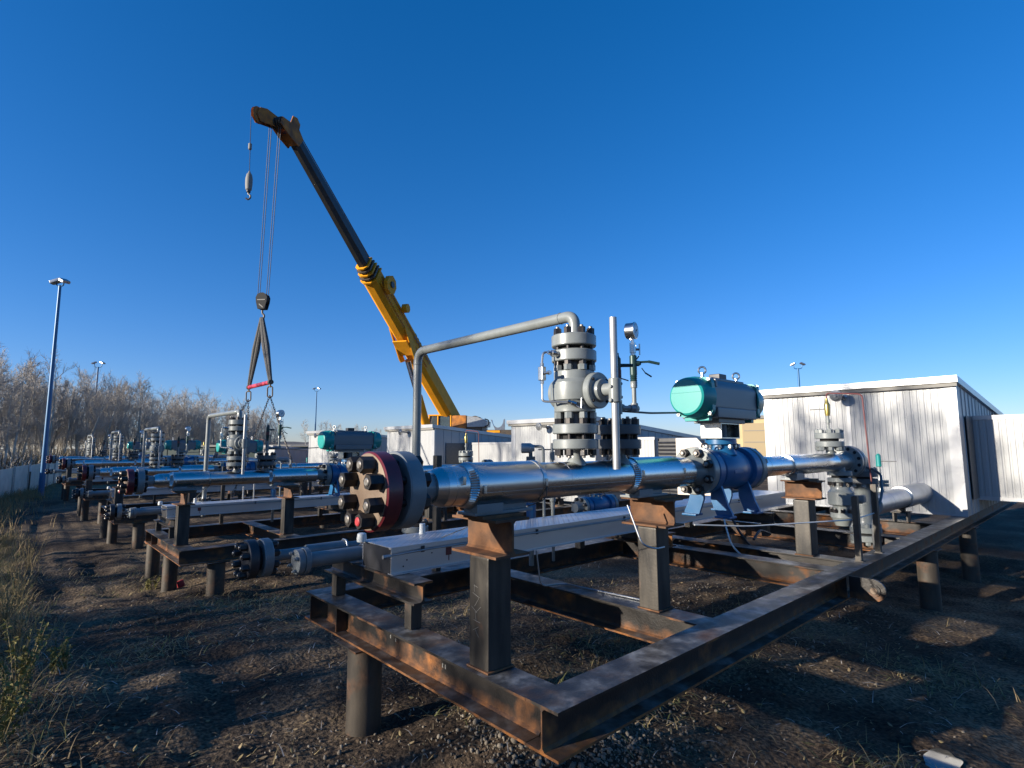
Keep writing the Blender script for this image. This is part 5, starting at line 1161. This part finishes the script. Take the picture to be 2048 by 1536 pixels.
t = single('red_rag', MB().obox((1.95,9.3,G(1.95,9.3)+.05),(1,0,.3),(0,1,0),(-.3,0,1),(.09,.03,.10),.012), 'redstud', (1.95,9.3,-.2), 'small red rag lying beside the piles of the second skid', 'rag')
# puddle at the lower right
pd = MB(); n = 40; cx,cy = 3.98,.82; zz = G(cx,cy)+.003; ring_ = [pd.bm.verts.new((cx+(.12+.02*math.sin(3*a)+.008*math.sin(7*a+1))*math.cos(a)*1.3, cy+(.10+.02*math.sin(2*a+1)+.008*math.sin(5*a))*math.sin(a), zz)) for a in np.linspace(0,2*math.pi,n,endpoint=False)]
pd.bm.faces.new(ring_)
wm = mat('puddle_water', (.012,.012,.012), .03, 0, spec=1.0); single('puddle', pd, wm, (0,0,0), kind='structure')
# planks and packing near the beam
t = Thing('packing_board', (1.95,1.45,G(1.95,1.45)), 'weathered board lying under the near corner of the nearest skid', 'board'); t.part('board', MB().obox((2.02,1.50,G(2.0,1.5)+.20),(.97,.2,.0),(-.2,.97,0),UP,(.5,.12,.04),.004), 'roofgrey')

# flexible hoses on the nearest skid
t = Thing('white_hose', (5.2,2.7,.7), 'white and black flexible hose looping down from the tray end of the nearest skid', 'hose')
hz = MB(); hz.tube([(5.75,2.95,.97),(5.6,2.85,.88),(5.5,2.75,.72),(5.6,2.68,.60),(5.9,2.65,.55),(6.3,2.6,.58)],.009,10,.12); t.part('hose', hz, 'conduit')
hz = MB(); hz.tube([(6.0,3.0,.97),(5.98,2.9,.80),(6.05,2.8,.62),(6.3,2.75,.56)],.014,10,.08); hz.tube([(5.9,2.7,.74),(6.1,2.72,.82),(6.4,2.74,.74)],.014,10,.1); t.part('cable', hz, 'black')
t = Thing('white_conduit', (4.4,2.0,1.0), 'thin white conduit running from the blue valve foot to the uprights of the nearest skid', 'conduit')
hz = MB(); hz.tube([(4.1,2.35,1.10),(4.6,2.15,1.06),(5.8,1.72,1.045),(6.38,1.70,1.06)],.006,8,.1); t.part('conduit_pipe', hz, 'conduit')
hz = MB(); hz.tube([(7.2,2.0,1.50),(7.3,1.85,1.42),(6.9,1.75,1.2),(6.44,1.74,.95),(6.46,1.74,.69)],.013,8,.15); t.part('sheathed_cable', hz, 'dkgrey')
t = Thing('thin_conduit', (2.6,2.8,.69), 'thin bright tube bending from under the tray along the second cross beam', 'conduit')
hz = MB(); hz.tube([(2.98,3.02,.95),(3.0,3.0,.69),(3.20,2.95,.688),(3.262,2.2,.688)],.006,8,.06); hz.tube([(2.90,2.12,1.36),(2.90,2.02,1.13),(2.98,1.98,1.10),(3.08,1.98,1.10)],.006,8,.04); t.part('conduit_tube', hz, 'galv')
